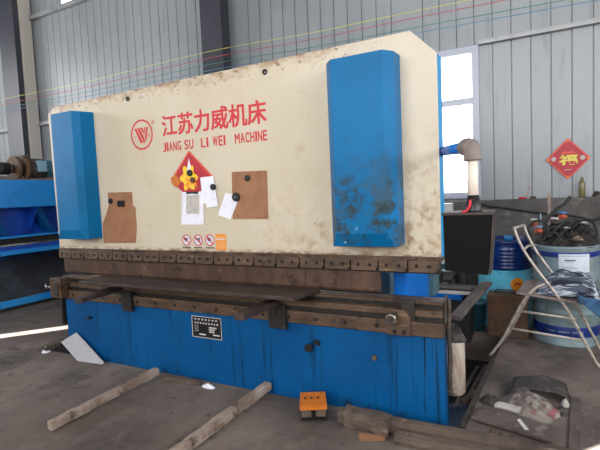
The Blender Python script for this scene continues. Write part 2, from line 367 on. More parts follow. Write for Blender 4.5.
# windows
def window(name, x0, x1, z0, z1, bars, f=.085):
    r = bpy.data.objects.new(name, None); C.objects.link(r); r.location = (x0, W, z0); r.matrix_world = Matrix.Translation((x0, W, z0)); struct(r)
    mb = MB()
    mb.box(x0, x0+f, W-.04, W+.05, z0, z1).box(x1-f, x1, W-.04, W+.05, z0, z1).box(x0+f, x1-f, W-.04, W+.05, z0, z0+f).box(x0+f, x1-f, W-.04, W+.05, z1-f, z1)
    for b in bars: mb.box(x0+f, x1-f, W-.03, W+.04, b-.04, b+.04)
    mb.build('window_frame', 'pvc', r, .004)
    MB().box(x0+f, x1-f, W+.005, W+.01, z0+f, z1-f).build('window_pane', 'glass', r)
    return r
window('window_1', -1.5, -.60, 1.45, 3.41, (2.72,))
window('window_2', 2.94, 4.2, 1.45, 3.41, (2.72,))
window('window_3', -8.66, -6.4, 5.745, 6.9, (), .02)
# unseen sliding door leaves, their gap set to throw the sun strip on the floor
d = MB(); d.box(-4.34, -3.34, W-.06, W-.02, .01, 3.24); struct(d.build('door_1', 'column', None, .005))
d = MB(); d.box(-3.07, -2.16, W-.06, W-.02, .01, 3.24); struct(d.build('door_2', 'column', None, .005))

# ------------------------------------------------------------------ press brake
F = 2.983
pb = thing('press_brake', 'long cream and blue hydraulic press brake with red lettering across its top', 'press brake', (-2.5, F, 0))
X0, X1 = -4.47, -.53
ram = MB(); rp = [(X0+.01, 1.145), (X1, 1.145), (X1, 2.46), (-.696, 2.63), (-4.39, 2.615), (X0-.005, 2.55)]
ram.hexa([(x, F, z) for x, z in rp], [(x, F+.15, z) for x, z in rp])
for i in range(1, len(ram.m)): ram.m[i] = 1
ram.build('ram', ['cream', 'ram_blue'], pb, .004)
def cover(x0, x1, xa, xb, z0, z1, yb=2.83, yf=2.76):
    # folded sheet cover: side, bevel, face, bevel, side; the lower end is cut back
    mb = MB(); lo = [(x0, F-.001), (x0, yb), (xa, yf), (xb, yf), (x1, yb), (x1, F-.001)]
    zb = z0+.09
    mid = [(x, y, zb) for x, y in lo]; top = [(x, y, z1+(.012 if y > 2.9 else 0)) for x, y in lo]
    bot = [(x0, F-.001, z0), (x0, yb, z0), (x0+.012, yb-.03, z0), (x1-.012, yb-.03, z0), (x1, yb, z0), (x1, F-.001, z0)]
    mb.hexa(mid, top); mb.f.pop(0); mb.m.pop(0); mb.sm.pop(0); n_ = len(mb.v); mb.add(bot, [(5, 4, 3, 2, 1, 0)])
    for i in range(6): mb.f.append([n_+i, n_+(i+1) % 6, (i+1) % 6, i]); mb.m.append(0); mb.sm.append(False)
    return mb.build('cylinder_cover', 'cover', pb, .003)
cover(-1.23, -.768, -1.172, -.822, 1.235, 2.475)
cover(-4.215, -3.775, -4.10, -3.80, 1.265, 2.475)
# lettering and emblem
def W2(x, y, Y=F): p = aty(x, y, Y); return (p.x, p.z)
text_mesh('江苏力威机床', W2(162.3, 126)[0], W2(266, 110)[0], 2.165, 2.345, F, wt=.0045).build('lettering', 'red', pb)
for wd_, a_, b_ in (('JIANG', 162.7, 181), ('SU', 184.5, 193.2), ('LI', 201.3, 208.3), ('WEI', 213, 225.5), ('MACHINE', 235.3, 267.6)):
    xa_, xb_ = W2(a_, 143)[0], W2(b_, 143)[0]; ws = [.38 if ch == 'I' else 1.25 if ch in 'MW' else 1 for ch in wd_]; gp = .30
    un = (xb_-xa_)/(sum(ws)+gp*(len(ws)-1)); xx = xa_; mb = MB()
    for ch, w in zip(wd_, ws): q = text_mesh(ch, xx, xx+un*w, 2.032, 2.110, F, wt=.0018); mb.add(q.v, q.f); xx += un*(w+gp)
    mb.build('lettering', 'red', pb)
lg = ring(-3.15, 2.208, F, .137, .121)
# slanted bars of the emblem: a broad W with a pointed foot
cx, cz = -3.15, 2.208
def quad(mb, pts): mb.add([(cx+x, F-.0015, cz+z) for x, z in pts], [tuple(range(len(pts)))])
H0, H1 = .062, -.075
quad(lg, [(-.088, H0), (-.062, H0), (.012, H1), (-.022, H1)])
quad(lg, [(-.054, H0), (-.022, H0), (.018, -.010), (.040, H1), (.020, H1)])
quad(lg, [(-.014, H0), (.018, H0), (.030, .025), (.022, .004)])
quad(lg, [(.040, H0), (.062, H0), (.030, -.018), (.023, -.030)])
quad(lg, [(.068, H0), (.086, H0), (.048, H1), (.036, -.040)])
lg.build('emblem', 'red', pb)
text_mesh('力', cx-.108, cx-.078, cz-.04, cz, F).build('emblem_character', 'red', pb)
text_mesh('威', cx+.076, cx+.108, cz-.03, cz+.01, F).build('emblem_character', 'red', pb)
text_mesh('®', -3.02, -2.985, 2.285, 2.32, F).build('registered_mark', 'red', pb)
for x, z in ((-3.294, 2.548), (-1.809, 2.548)):
    h = disc(x, z, F, .022, .006, mb=None).build('lifting_hole', 'hole', pb)
    disc(x+.006, z-.004, F-.006, .008, .002).build('hole_plug', 'chrome', h)
# warning stickers
for x, seed in ((-2.695, 1), (-2.566, 2), (-2.437, 3)):
    mb = MB(); n = 28
    mb.add([(x+.045*cos(2*pi*k/n), F-.001, 1.247+.045*sin(2*pi*k/n)) for k in range(n)], [tuple(range(n))], 0)
    ring(x, 1.247, F, .05, .041, .002, mi=1, mb=mb)
    rr = random.Random(seed)
    for k in range(4):
        ax, az = x+rr.uniform(-.018, .018), 1.247+rr.uniform(-.016, .016); w = rr.uniform(.008, .013)
        mb.box(ax-w, ax+w, F-.0025, F-.001, az-w*.8, az+w*.8, 2)
    mb.add([(x-.034, F-.003, 1.275), (x-.026, F-.003, 1.283), (x+.034, F-.003, 1.219), (x+.026, F-.003, 1.211)], [(0, 1, 2, 3)], 1)
    for k in range(5): mb.box(x-.045+.018*k, x-.033+.018*k, F-.0025, F-.0005, 1.176, 1.188, 2)
    mb.build('warning_sticker', ['label', 'red', 'ink'], pb)
mb = MB(); mb.box(-2.375, -2.265, F-.0015, F-.0003, 1.165, 1.30)
for z, h in ((1.268, .004), (1.255, .008), (1.232, .002), (1.215, .002), (1.2, .002), (1.183, .002)): mb.box(-2.365, -2.275, F-.003, F-.001, z-h/2, z+h/2, 1)
mb.build('yellow_notice', ['orange', 'label'], pb)
# punch clamps along the underside of the ram
Yc = F-.02
cl = []
xb = X0+.015; n = 19; pitch = (X1-.01-xb)/n  # blocks sit nearly edge to edge
def clamp_mb():
    mb = MB(); w = pitch-.009
    mb.prism([(0, 1.045), (w*.93, 1.045), (w*.93, 1.065), (w, 1.065), (w, 1.122), (0, 1.122)], 'y', Yc, F+.02)
    return mb
for k in range(n):
    x = xb+k*pitch; w = pitch-.009
    mb = clamp_mb(); mb.v = [v+Vector((x, 0, 0)) for v in mb.v]
    c = mb.build('punch_clamp', 'rail', pb, .003); 
    for fx in (.28, .72):
        b = MB(); b.tube([(x+w*fx, Yc, 1.088), (x+w*fx, Yc-.004, 1.088)], .012, 8)
        o = b.build('clamp_bolt', 'hole', c)
MB().box(X0+.012, X1-.004, F-.012, F+.12, 1.118, 1.150).build('clamp_rail', 'steel', pb, .002)
MB().box(X0+.02, X1-.02, F+.021, F+.10, 1.03, 1.118).build('punch_holder', 'dark', pb)
# punch: sections side by side
xs = [-4.44, -3.3, -2.10, -1.55, -.952]
for a, b in zip(xs, xs[1:]):
    MB().prism([(F+.022, 1.045), (F+.022, .90), (F+.03, .8803), (F+.04, .8803), (F+.06, .95), (F+.06, 1.045)], 'x', a+.002, b-.002).build('punch_section', 'punch', pb, .002)
# bed with rails and V-block
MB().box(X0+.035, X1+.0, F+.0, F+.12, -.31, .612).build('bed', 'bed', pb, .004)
MB().box(X0+.02, X1+.004, F-.028, F+.13, .612, .708).build('lower_rail', 'rail', pb, .004)
MB().box(X0+.03, X1-.002, F+.012, F+.13, .708, .742).build('rail_slot', 'dark', pb)
MB().prism([(F-.012, .742), (F+.13, .742), (F+.13, .795), (F+.010, .795), (F-.012, .785)], 'x', X0+.03, X1-.002).build('die_holder', 'rail', pb, .003)
MB().box(X0+.03, X1-.002, F+.035, F+.12, .795, .828).build('die_groove', 'dark', pb)
MB().prism([(F-.010, .828), (F-.010, .846), (F-.002, .852), (F+.030, .852), (F+.04, .838), (F+.05, .852), (F+.12, .852), (F+.12, .828)], 'x', X0+.02, X1+.004).build('bending_die', 'steel', pb, .002)
k = 0; x = X0+.2
while x < X1-.05:
    disc(x, .658, F-.028, .014, .003, 12).build('bolt_hole', 'hole', pb); x += .235; k += 1
# frame uprights and cabinet seen through the throat
for x in (-.95, -4.15):
    MB().prism([(3.31, -.31), (4.1, -.31), (4.1, 2.4), (3.14, 2.4), (3.14, 1.3), (3.31, 1.2)], 'x', x, x+.10).build('side_frame', 'blue_side', pb, .005)
MB().box(-.95, -.80, 4.10, 4.35, .62, 1.6).build('electrical_cabinet', 'grey', pb, .005)
MB().box(-3.95, -1.32, 3.55, 4.05, .35, .93).build('back_gauge_blocker', 'iron', pb, .005)  # gauge box raised to keep backlight out of the gap under the punch
MB().box(-1.80, -1.30, 4.4, 4.8, .5, 1.02).build('pump_unit', 'tealbox', pb, .01)
MB().box(-4.05, -.95, 3.16, 3.24, -.31, .6).build('rear_plate', 'blue_side', pb)
# support arms and their brackets
for xa, ya, xb2 in ((-3.46, 2.44, -3.56), (-1.80, 2.46, -1.79)):
    a = Vector((xa, ya, .755)); b = Vector((xb2, F-.029, .755)); d = (b-a).normalized(); s = Vector((-d.y, d.x, 0))*.042
    lo = [a-s, a+s, b+s, b-s]
    mb = MB().hexa(lo, [p+Vector((0, 0, .045)) for p in lo]); mb.build('support_arm', 'sheet', pb, .003)
for x0, x1 in ((-3.50, -3.375), (-1.85, -1.70)):
    mb = MB().box(x0, x1, F-.065, F-.029, .565, .752)
    o = mb.build('arm_bracket', 'dark', pb, .003)
    for q in (.3, .7):
        disc(x0+(x1-x0)*q, .70, F-.065, .013, .008, 10).build('bracket_bolt', 'iron', o)
# end bracket with feed handle (left) and knob block (right)
o = MB().box(-4.50, -4.33, F-.12, F-.03, .64, .845).build('end_bracket', 'steel', pb, .005)
MB().box(-4.42, -4.36, F-.135, F-.12, .66, .80).build('bracket_plate', 'iron', o, .003)
MB().tube([(-4.50, F-.08, .74), (-4.62, F-.08, .735)], .009, 8).tube([(-4.62, F-.08, .70), (-4.625, F-.08, .77)], .012, 8).build('feed_handle', 'chrome', o)
o = MB().hexa([(x, F-.065, z) for x, z in ((-.895, .615), (-.735, .615), (-.735, .735), (-.775, .795), (-.86, .795), (-.895, .70))],
              [(x, F-.029, z) for x, z in ((-.895, .615), (-.735, .615), (-.735, .735), (-.775, .795), (-.86, .795), (-.895, .70))]).build('knob_block', 'rail', pb, .004)
kp = aty(390.5, 319.5, F-.17)
MB().tube([(kp.x, F-.17, kp.z), (kp.x, F-.166, kp.z), (kp.x, F-.12, kp.z), (kp.x, F-.118, kp.z), (kp.x, F-.066, kp.z)], [.030, .036, .036, .022, .022], 24).build('clamp_knob', 'chrome', o)
disc(kp.x, kp.z, F-.17, .024, .001, 20).build('knob_face', 'iron', o)
MB().tube([(-.83, F-.12, .745), (-.83, F-.066, .745)], .02, 12).build('clamp_screw', 'rail', o)
for x in (-.84, -.775): disc(x, .642, F-.065, .016, .004, 10).build('block_bolt', 'hole', o)
MB().box(-.80, -.71, F-.03, F-.006, .71, .855).build('die_stop', 'dark', pb)
# knobs on the bed face, maker's plate
for x, z, r in ((-1.517, .437, .03), (-4.03, .439, .016)):
    MB().tube([(x, F, z), (x, F-.02, z), (x, F-.03, z)], [r*.6, r*.6, r], 16).tube([(x, F-.03, z), (x, F-.055, z)], r, 16).build('bed_button', 'black', pb)
MB().tube([(-1.008, F, .418), (-1.008, F-.03, .418)], .016, 12).build('bed_plug', 'rust', pb)
MB().box(-1.485, -1.44, F-.02, F, .455, .49).build('bed_button_guard', 'black', pb)
o = MB().box(-2.69, -2.365, F-.004, F, .385, .575).build('data_plate', 'black', pb)
mb = MB(); a0, a1, b0, b1 = -2.69, -2.365, .385, .575
for q in ((a0, a1, b0, b0+.005), (a0, a1, b1-.005, b1), (a0, a0+.005, b0, b1), (a1-.005, a1, b0, b1)): mb.box(q[0], q[1], F-.006, F-.004, q[2], q[3])
for k in range(7): mb.box(-2.655+k*.038, -2.638+k*.038, F-.006, F-.004, .542, .554)
for k in range(9): mb.box(-2.655+k*.030, -2.642+k*.030, F-.006, F-.004, .508, .522)
for z in (.487, .472, .457, .442): mb.box(-2.66, -2.62, F-.006, F-.004, z, z+.003)
for x0_, x1_, z in ((-2.50, -2.42, .482), (-2.50, -2.44, .463), (-2.50, -2.445, .444), (-2.46, -2.39, .42), (-2.61, -2.54, .415)): mb.box(x0_, x1_, F-.006, F-.004, z-.005, z+.006)
mb.build('plate_marking', 'wgrey', o)
MB().box(-4.50, -4.47, F-.02, F+.03, .32, .61).build('cable_duct', 'dark', pb)
# boom arm with pendant control box on the right end
A0 = Vector((X1-.0, 3.10, 1.845)); A1 = Vector((-.285, 2.33, 1.795))
MB().tube([A0, A1], .030, 16).build('boom_arm', 'blue_side', pb)
EL = A1+Vector((.02, -.03, 0))
MB().tube(smooth_path([A1+Vector((-.012, .036, .0)), A1+Vector((.006, -.012, .003)), EL+Vector((.008, -.012, -.012)), EL+Vector((.012, -.015, -.07))], 5), [.040]*16, 16).build('pipe_elbow', 'elbow', pb)
PX, PY = EL.x+.012, EL.y-.015
MB().tube([(PX, PY, 1.75), (PX, PY, 1.52)], .025, 16).build('conduit', 'pipe', pb)
MB().tube([(PX, PY, 1.56), (PX, PY, 1.49), (PX, PY, 1.478)], [.026, .038, .04], 16).build('swivel_collar', 'black', pb)
c = Vector((-.285, PY)); 
cb = MB().hexa([(-.39, 2.27, 1.19), (-.19, 2.27, 1.175), (-.20, 2.40, 1.17), (-.395, 2.40, 1.185)], [(-.39, 2.25, 1.47), (-.165, 2.25, 1.475), (-.17, 2.42, 1.475), (-.39, 2.42, 1.47)])
cbo = cb.build('control_box', 'boxblack', pb, .004)
MB().box(-.395, -.162, 2.245, 2.425, 1.465, 1.48).build('box_lid', 'iron', cbo, .003)
MB().hexa([(-.188, 2.268, 1.178), (-.180, 2.266, 1.178), (-.180, 2.40, 1.178), (-.188, 2.40, 1.178)], [(-.166, 2.248, 1.465), (-.158, 2.248, 1.465), (-.158, 2.42, 1.465), (-.166, 2.42, 1.465)]).build('box_side', 'iron', cbo)
# flexible conduit and corrugated hose down the right end
pts = [(-.505+.003*sin(k*.4), 3.05, .86-.02*k) for k in range(34)]
mb = MB(); mb.tube(pts, [.014+.003*(k % 2) for k in range(34)], 10).build('flexible_conduit', 'iron', pb)
MB().prism([(3.0, .705), (3.09, .705), (3.07, .88), (3.0, .86)], 'x', -.526, -.512).build('end_lug', 'iron', pb)

# ------------------------------------------------------------------ things on the press brake
mb = MB(); mb.prism([(-3.80, 2.70), (-1.50, 2.70), (-1.44, 3.03), (-3.86, 3.03)], 'z', .853, .880)
solo(mb, 'steel_plate', 'sheet', 'long dark steel plate lying on the bending die and jutting forward over the two arms', 'steel plate', bev=.003)
def sheet_on_face(name, pts, mt, label, cat, group=None, Y=F, d=.005, gap=.001):
    mb = MB(); mb.hexa([(x, Y-d, z) for x, z in pts], [(x, Y-gap, z) for x, z in pts])
    return solo(mb, name, mt, label, cat, group)
sheet_on_face('cardboard_sheet', [W2(*q) for q in ((108, 192.5), (132, 192), (133, 206), (135.5, 207), (137, 227), (136, 243), (104, 243), (103, 224), (109, 206))], 'card',
   'torn brown cardboard held by two magnets beside the left blue cover', 'cardboard', d=.004)
sheet_on_face('cardboard_sheet', [W2(*q) for q in ((232, 172), (267, 170.5), (268.5, 219), (233, 219))], 'card',
   'square brown cardboard sheet held by magnets right of the white papers', 'cardboard', d=.004)
pst = thing('spring_festival_poster', 'torn red diamond poster stuck on the cream machine face under papers', 'poster', (-2.6, F, 1.58))
dm = [W2(*q) for q in ((189, 150.5), (213, 176), (204, 188), (190, 200), (183, 192), (174, 184), (171, 180))]
MB().hexa([(x, F-.002, z) for x, z in dm], [(x, F-.0004, z) for x, z in dm]).build('poster_sheet', 'redp', pst)
mb = MB(); t_, l_, r_ = W2(189, 150.5), W2(171, 180), W2(213, 176)
for a, b in ((t_, l_), (t_, r_)):
    dx, dz = b[0]-a[0], b[1]-a[1]; sgn = 1 if dx < 0 else -1; nx_, nz_ = (.0+sgn*.014, -.012)
    mb.add([(a[0], F-.003, a[1]), (b[0], F-.003, b[1]), (b[0]+nx_, F-.003, b[1]+nz_), (a[0], F-.003, a[1]-.02)], [(0, 1, 2, 3)])
mb.build('poster_border', 'redb', pst)
mb = MB(); n = 30; cx, cz = W2(189, 178)
mb.add([(cx+(.085+.02*cos(6*2*pi*k/n))*cos(2*pi*k/n), F-.0035, cz+(.10+.02*cos(6*2*pi*k/n))*sin(2*pi*k/n)) for k in range(n)], [tuple(range(n))]).build('flower_print', 'gold', pst)
text_mesh('福', cx-.05, cx+.085, cz-.10, cz+.01, F, .0045, bold=.02).build('lucky_character', 'orange', pst)
mb = MB(); mb.add([(x, F-.004, z) for x, z in [W2(*q) for q in ((189, 158), (191, 166), (190, 174), (187, 172), (188, 165))]], [(0, 1, 2, 3, 4)]).build('white_scratch', 'white', pst)
mb = MB(); mb.add([(x, F-.004, z) for x, z in [W2(*q) for q in ((171, 178), (176, 174), (181, 182), (177, 188), (172, 184))]], [(0, 1, 2, 3, 4)]).build('torn_corner', 'opaint', pst)
# clipboard with note
cb = thing('clipboard', 'white clipboard with a small note hanging under the torn red poster', 'clipboard', (W2(193, 225)[0], F, W2(193, 225)[1]))
q = [W2(*p) for p in ((182.5, 192), (203.5, 191.5), (204.5, 224.5), (182, 224.5))]
MB().hexa([(x, F-.008, z) for x, z in q], [(x, F-.005, z) for x, z in q]).build('backing_board', 'white', cb)
q = [W2(*p) for p in ((187, 195), (200, 195), (200, 214), (187, 213.5))]
MB().hexa([(x, F-.010, z) for x, z in q], [(x, F-.0085, z) for x, z in q]).build('note_sheet', 'foam', cb)
q = [W2(*p) for p in ((187.5, 191.5), (199, 191.5), (198.5, 194), (194.5, 193.4), (192, 193.4), (187.5, 194))]
MB().hexa([(x, F-.016, z) for x, z in q], [(x, F-.0085, z) for x, z in q]).build('metal_clip', 'dark', cb)
sheet_on_face('paper_sheet', [W2(*q) for q in ((201, 177.5), (214, 176), (219, 206), (208, 208), (207, 203.5), (204, 203))], 'white',
   'white paper sheet under a magnet between clipboard and curled paper', 'paper', 'papers on the machine face', d=.012, gap=.0105)
sheet_on_face('paper_sheet', [W2(*q) for q in ((226, 193), (240.5, 195.5), (231, 219.5), (218.5, 215)) ], 'white',
   'tilted white paper sheet overlapping the square cardboard', 'paper', 'papers on the machine face', d=.008, gap=.005)
def magnet(px, py_, r, label, off=.008, rect=None, mt='black'):
    x, z = W2(px, py_)
    mb = MB()
    if rect: mb.box(x-rect[0], x+rect[0], F-off-.015, F-off, z-rect[1], z+rect[1])
    else: mb.tube([(x, F-off, z), (x, F-off-.014, z), (x, F-off-.018, z)], [r, r, r*.85], 16)
    o = solo(mb, 'magnet', mt, label, 'magnet', 'magnets on the machine face')
    if r > .033 and not rect: disc(x, z, F-off-.018, .011, .002, 12).build('magnet_hub', 'chrome', o)
    return o
magnet(111.5, 201, .026, 'round black magnet on the torn cardboard by the left cover', .0045)
magnet(122, 203.5, .026, 'rectangular black magnet on the torn cardboard', .0045, rect=(.042, .028))
magnet(190.5, 173, .028, 'black magnet in the middle of the torn red poster', .005)
magnet(193.5, 180, .024, 'brown-black magnet just above the clipboard clip', .005, mt='rust')
magnet(214.5, 187, .026, 'black magnet holding the middle white paper sheet', .0125)
magnet(248, 178, .024, 'black magnet near the top of the square cardboard', .0045)
magnet(237, 197, .036, 'large ring-shaped black magnet over the tilted paper corner', .0085)
# red rag at the boom
mb = blob((0, 0, 0), .035, .03, .055, .5, 4, 16, 6); mb.v = [v+Vector((-.43, 2.62, 1.545)) for v in mb.v]
# tied ribbon on the conduit
mb = MB(); mb.tube(smooth_path([(PX+.024*cos(a), PY+.024*sin(a), 1.535+.006*sin(3*a)) for a in [k*pi/5 for k in range(11)]], 3), .0055, 8)
mb.tube(smooth_path([(PX-.01, PY-.03, 1.535), (PX-.012, PY-.042, 1.51), (PX-.03, PY-.043, 1.485), (PX-.045, PY-.04, 1.482)], 4), [.006]*12+[.009], 8)
solo(mb, 'ribbon', 'redrag', 'red cloth strip tied round the conduit above the black control box', 'ribbon')

# ------------------------------------------------------------------ strings across the hall
for (pl, pa, pb_), c, lab in ((((0, 100), (207, 52), (450, 4)), '#cfc65a', 'yellow'), (((0, 105), (207, 58.5), (450, 11)), '#b23b4a', 'red'), (((0, 109), (207, 65), (450, 21)), '#2f7a72', 'green'), (((0, 112), (207, 71), (450, 27)), '#4d7f9c', 'blue')):
    l_ = aty(*pl, 5.80); a = aty(*pa, 5.80); b = aty(*pb_, 5.80); dz = (b.z-a.z)/(b.x-a.x); dl = (a.z-l_.z)/(a.x-l_.x)
    MT['s'+lab] = mat('cord_'+lab, c, rough=.5)
    pts = [(-12.95, 5.80, l_.z+dl*(-12.95-l_.x)), l_, l_+(a-l_)*.5-Vector((0, 0, .03)), a, a+(b-a)*.5-Vector((0, 0, .02)), b, (4.95, 5.80, b.z+dz*(4.95-b.x))]
    pts = smooth_path(pts, 6)
    solo(MB().tube(pts, .0042, 6), 'wire', 's'+lab, lab+' wire stretched across the hall above the press brake', 'wire', 'wires across the hall')

# ------------------------------------------------------------------ wall poster and ledge items
pp = thing('spring_festival_poster', 'clean red diamond poster with gold character on the grey sheet wall', 'poster', (.38, W-.014, 1.63))
cx, cz, hx, hz, Yp = .38, 1.885, .232, .248, W-.016
MB().hexa([(cx, Yp-.004, cz+hz), (cx+hx, Yp-.004, cz), (cx, Yp-.004, cz-hz), (cx-hx, Yp-.004, cz)], [(cx, Yp, cz+hz), (cx+hx, Yp, cz), (cx, Yp, cz-hz), (cx-hx, Yp, cz)]).build('poster_sheet', 'redb', pp)
s = .91; MB().add([(cx, Yp-.005, cz+hz*s), (cx+hx*s, Yp-.005, cz), (cx, Yp-.005, cz-hz*s), (cx-hx*s, Yp-.005, cz)], [(0, 1, 2, 3)]).build('red_field', 'redp', pp)
text_mesh('福', cx-.095, cx+.10, cz-.075, cz+.05, Yp-.005, .001, bold=.03).build('lucky_character', 'goldg', pp)
mb = MB()
for k in range(5): disc(cx-.05+.026*k, cz+.07+.008*(k % 2), Yp-.005, .016, .001, 10, mb=mb)
mb.build('cloud_print', 'redb', pp)
for sx in (-1, 1):
    disc(cx+sx*.15, cz+.005, Yp-.005, .027, .001, 14).build('round_seal', 'foam', pp)
mb = MB()
for px_, pz_ in ((0, hz*.88), (hx*.88, 0), (-hx*.88, 0), (0, -hz*.88)): disc(cx+px_, cz+pz_, Yp-.005, .012, .0015, 8, mb=mb)
mb.build('corner_dots', 'orange', pp)
MB().box(cx-.04, cx+.04, Yp-.0065, Yp-.005, cz-.135, cz-.127).build('poster_small_print', 'foam', pp)
b = aty(582, 197, 6.2); mb = MB().lathe((b.x, 6.20, 1.421), [(.032, 0), (.034, .01), (.034, .15), (.028, .18), (.014, .20), (.014, .235)], 16)
solo(mb, 'bottle', 'glassb', 'brown glass bottle standing on the ledge below the red wall poster', 'bottle')
for (x, y), mt, lab, s in (((523, 197), 'redrag', 'small red tool handle lying on the wall ledge', (.05, .02, .022)), ((533, 197), 'rust', 'small brown box on the wall ledge beside the red handle', (.035, .03, .028)), ((597, 196), 'iron', 'dark metal lump at the right end of the wall ledge', (.045, .03, .03))):
    p = aty(x, y, 6.18); mb = MB()
    if mt == 'redrag':
        mb.tube([(p.x-.05, 6.18, 1.434), (p.x, 6.18, 1.434), (p.x+.04, 6.17, 1.434)], [.012, .013, .008], 8)
        mb.tube(smooth_path([(p.x+.03, 6.17, 1.434), (p.x+.05, 6.17, 1.5), (p.x+.075, 6.18, 1.58)]), .003, 6)
    elif mt == 'rust':
        mb.box(p.x-s[0], p.x+s[0], 6.18-s[1], 6.18+s[1], 1.421, 1.421+s[2]); mb.box(p.x-s[0]*.6, p.x+s[0]*.5, 6.18-s[1]*.7, 6.18+s[1]*.7, 1.421+s[2], 1.427+s[2])
    else: mb = blob((p.x, 6.18, 1.421), .055, .035, .06, .4, 2, 16, 6)
    solo(mb, {'redrag': 'tool_handle', 'rust': 'small_box', 'iron': 'metal_lump'}[mt], mt, lab, {'redrag': 'tool', 'rust': 'box', 'iron': 'scrap metal'}[mt])
pts = [aty(x, y, 6.10) for x, y in ((478, 203), (488, 206), (505, 208), (525, 211), (550, 214), (575, 216), (592, 220), (600, 218), (612, 205))]
solo(MB().tube(smooth_path(pts), .012, 8), 'rubber_hose', 'hose', 'long black hose hung along the concrete wall', 'hose')

# ------------------------------------------------------------------ drums
def drum_prof(r, h, z0=0, ribs=(.3, .6)):
    pr = [(r+.006, z0), (r+.006, z0+.02), (r, z0+.03)]
    for q in ribs:
        z = z0+h*q; pr += [(r, z-.022), (r+.010, z-.006), (r+.010, z+.006), (r, z+.022)]
    pr += [(r, z0+h-.03), (r+.006, z0+h-.02), (r+.006, z0+h), (r-.012, z0+h), (r-.012, z0+h-.015)]
    return pr
bd = thing('oil_drum', 'blue oil drum with navy top half and flower emblem by the wall', 'drum', (-.30, 5.66, 0))
R = .285
MB().lathe((-.30, 5.66, 0), [(R+.006, 0), (R+.006, .02), (R, .03), (R, .28), (R+.01, .293), (R+.01, .305), (R, .32), (R, .655)], 48).build('lower_shell', 'sky', bd)
pr = [(R+.0005, .655)]
for z in (.68, .72, .76, .80, .84, .88): pr += [(R, z-.012), (R+.007, z), (R, z+.012)]
pr += [(R, .95), (R+.006, .96), (R+.006, .985), (R-.012, .985), (R-.012, .965)]
MB().lathe((-.30, 5.66, 0), pr, 48).build('upper_shell', 'navy', bd)
MB().lathe((-.25, 5.60, .965), [(.05, 0), (.05, .05), (.035, .06)], 16).build('bung', 'bluep', bd)
# flower emblem wrapped on the shell: ten petals
ea = math.atan2(-5.66, .275)+.23
def on_drum(cx, cy, R, th, z): return (cx+R*cos(th), cy+R*sin(th), z)
mb = MB(); n = 60; zc = .50
tgt = aty(519, 281, 5.38); th0 = math.atan2(tgt.y-5.66, tgt.x+.30)
rr = lambda k: .066+.014*abs(cos(5*2*pi*k/n))
mb.add([on_drum(-.30, 5.66, R+.004, th0, zc)]+[on_drum(-.30, 5.66, R+.004, th0+rr(k)*cos(2*pi*k/n)/R, zc+rr(k)*sin(2*pi*k/n)) for k in range(n)], [(0, 1+k, 1+(k+1) % n) for k in range(n)])
mb.build('flower_emblem', 'orange', bd)
mb = MB(); mb.add([on_drum(-.30, 5.66, R+.0055, th0, zc)]+[on_drum(-.30, 5.66, R+.0055, th0+.04*cos(2*pi*k/n)/R, zc-.012+.034*sin(2*pi*k/n)) for k in range(n)], [(0, 1+k, 1+(k+1) % n) for k in range(31)])
mb.build('emblem_core', 'redp', bd)
wd = thing('oil_drum', 'grey-white oil drum with blue bands and paper label under the hose heap', 'drum', (.29, 5.22, 0))
R2 = .292
mb = MB().lathe((.29, 5.22, 0), drum_prof(R2, .985, 0, (.33, .45, .66)), 48); mb.build('drum_shell', 'wdrum', wd)
MB().lathe((.29, 5.22, 0), [(R2+.002, .880), (R2+.0035, .885), (R2+.0035, .925), (R2+.002, .93)], 48).build('blue_band', 'band', wd)
MB().lathe((.29, 5.22, 0), [(R2+.002, .10), (R2+.0035, .105), (R2+.0035, .195), (R2+.002, .20)], 48).build('blue_band', 'band', wd)
def wrap(cx, cy, R, th0, th1, z0, z1, n=12):
    mb = MB(); vs = []
    for k in range(n+1):
        t = th0+(th1-th0)*k/n; vs += [on_drum(cx, cy, R, t, z0), on_drum(cx, cy, R, t, z1)]
    return mb.add(vs, [(2*k, 2*k+2, 2*k+3, 2*k+1) for k in range(n)], 0, True)
tl = aty(559, 260, 4.95); tr = aty(590, 260, 4.98)
ta, tb = math.atan2(tl.y-5.22, tl.x-.29), math.atan2(tr.y-5.22, tr.x-.29)
lb = wrap(.29, 5.22, R2+.006, ta, tb, .74, .915).build('paper_label', 'label', wd)
for z, a, b in ((.85, .18, .52), (.838, .2, .45), (.895, .05, .9), (.79, .1, .5), (.775, .1, .6), (.76, .1, .4)):
    wrap(.29, 5.22, R2+.0075, ta+(tb-ta)*a, ta+(tb-ta)*b, z, z+(.010 if z > .84 and z < .86 else .003), 6).build('label_line', 'ink', lb)
th = ta-.45
for g in range(3):
    w = wrap(.29, 5.22, R2+.005, th+g*.42, th+g*.42+.33, .144, .156, 8).build('band_lettering', 'wdrum', wd)
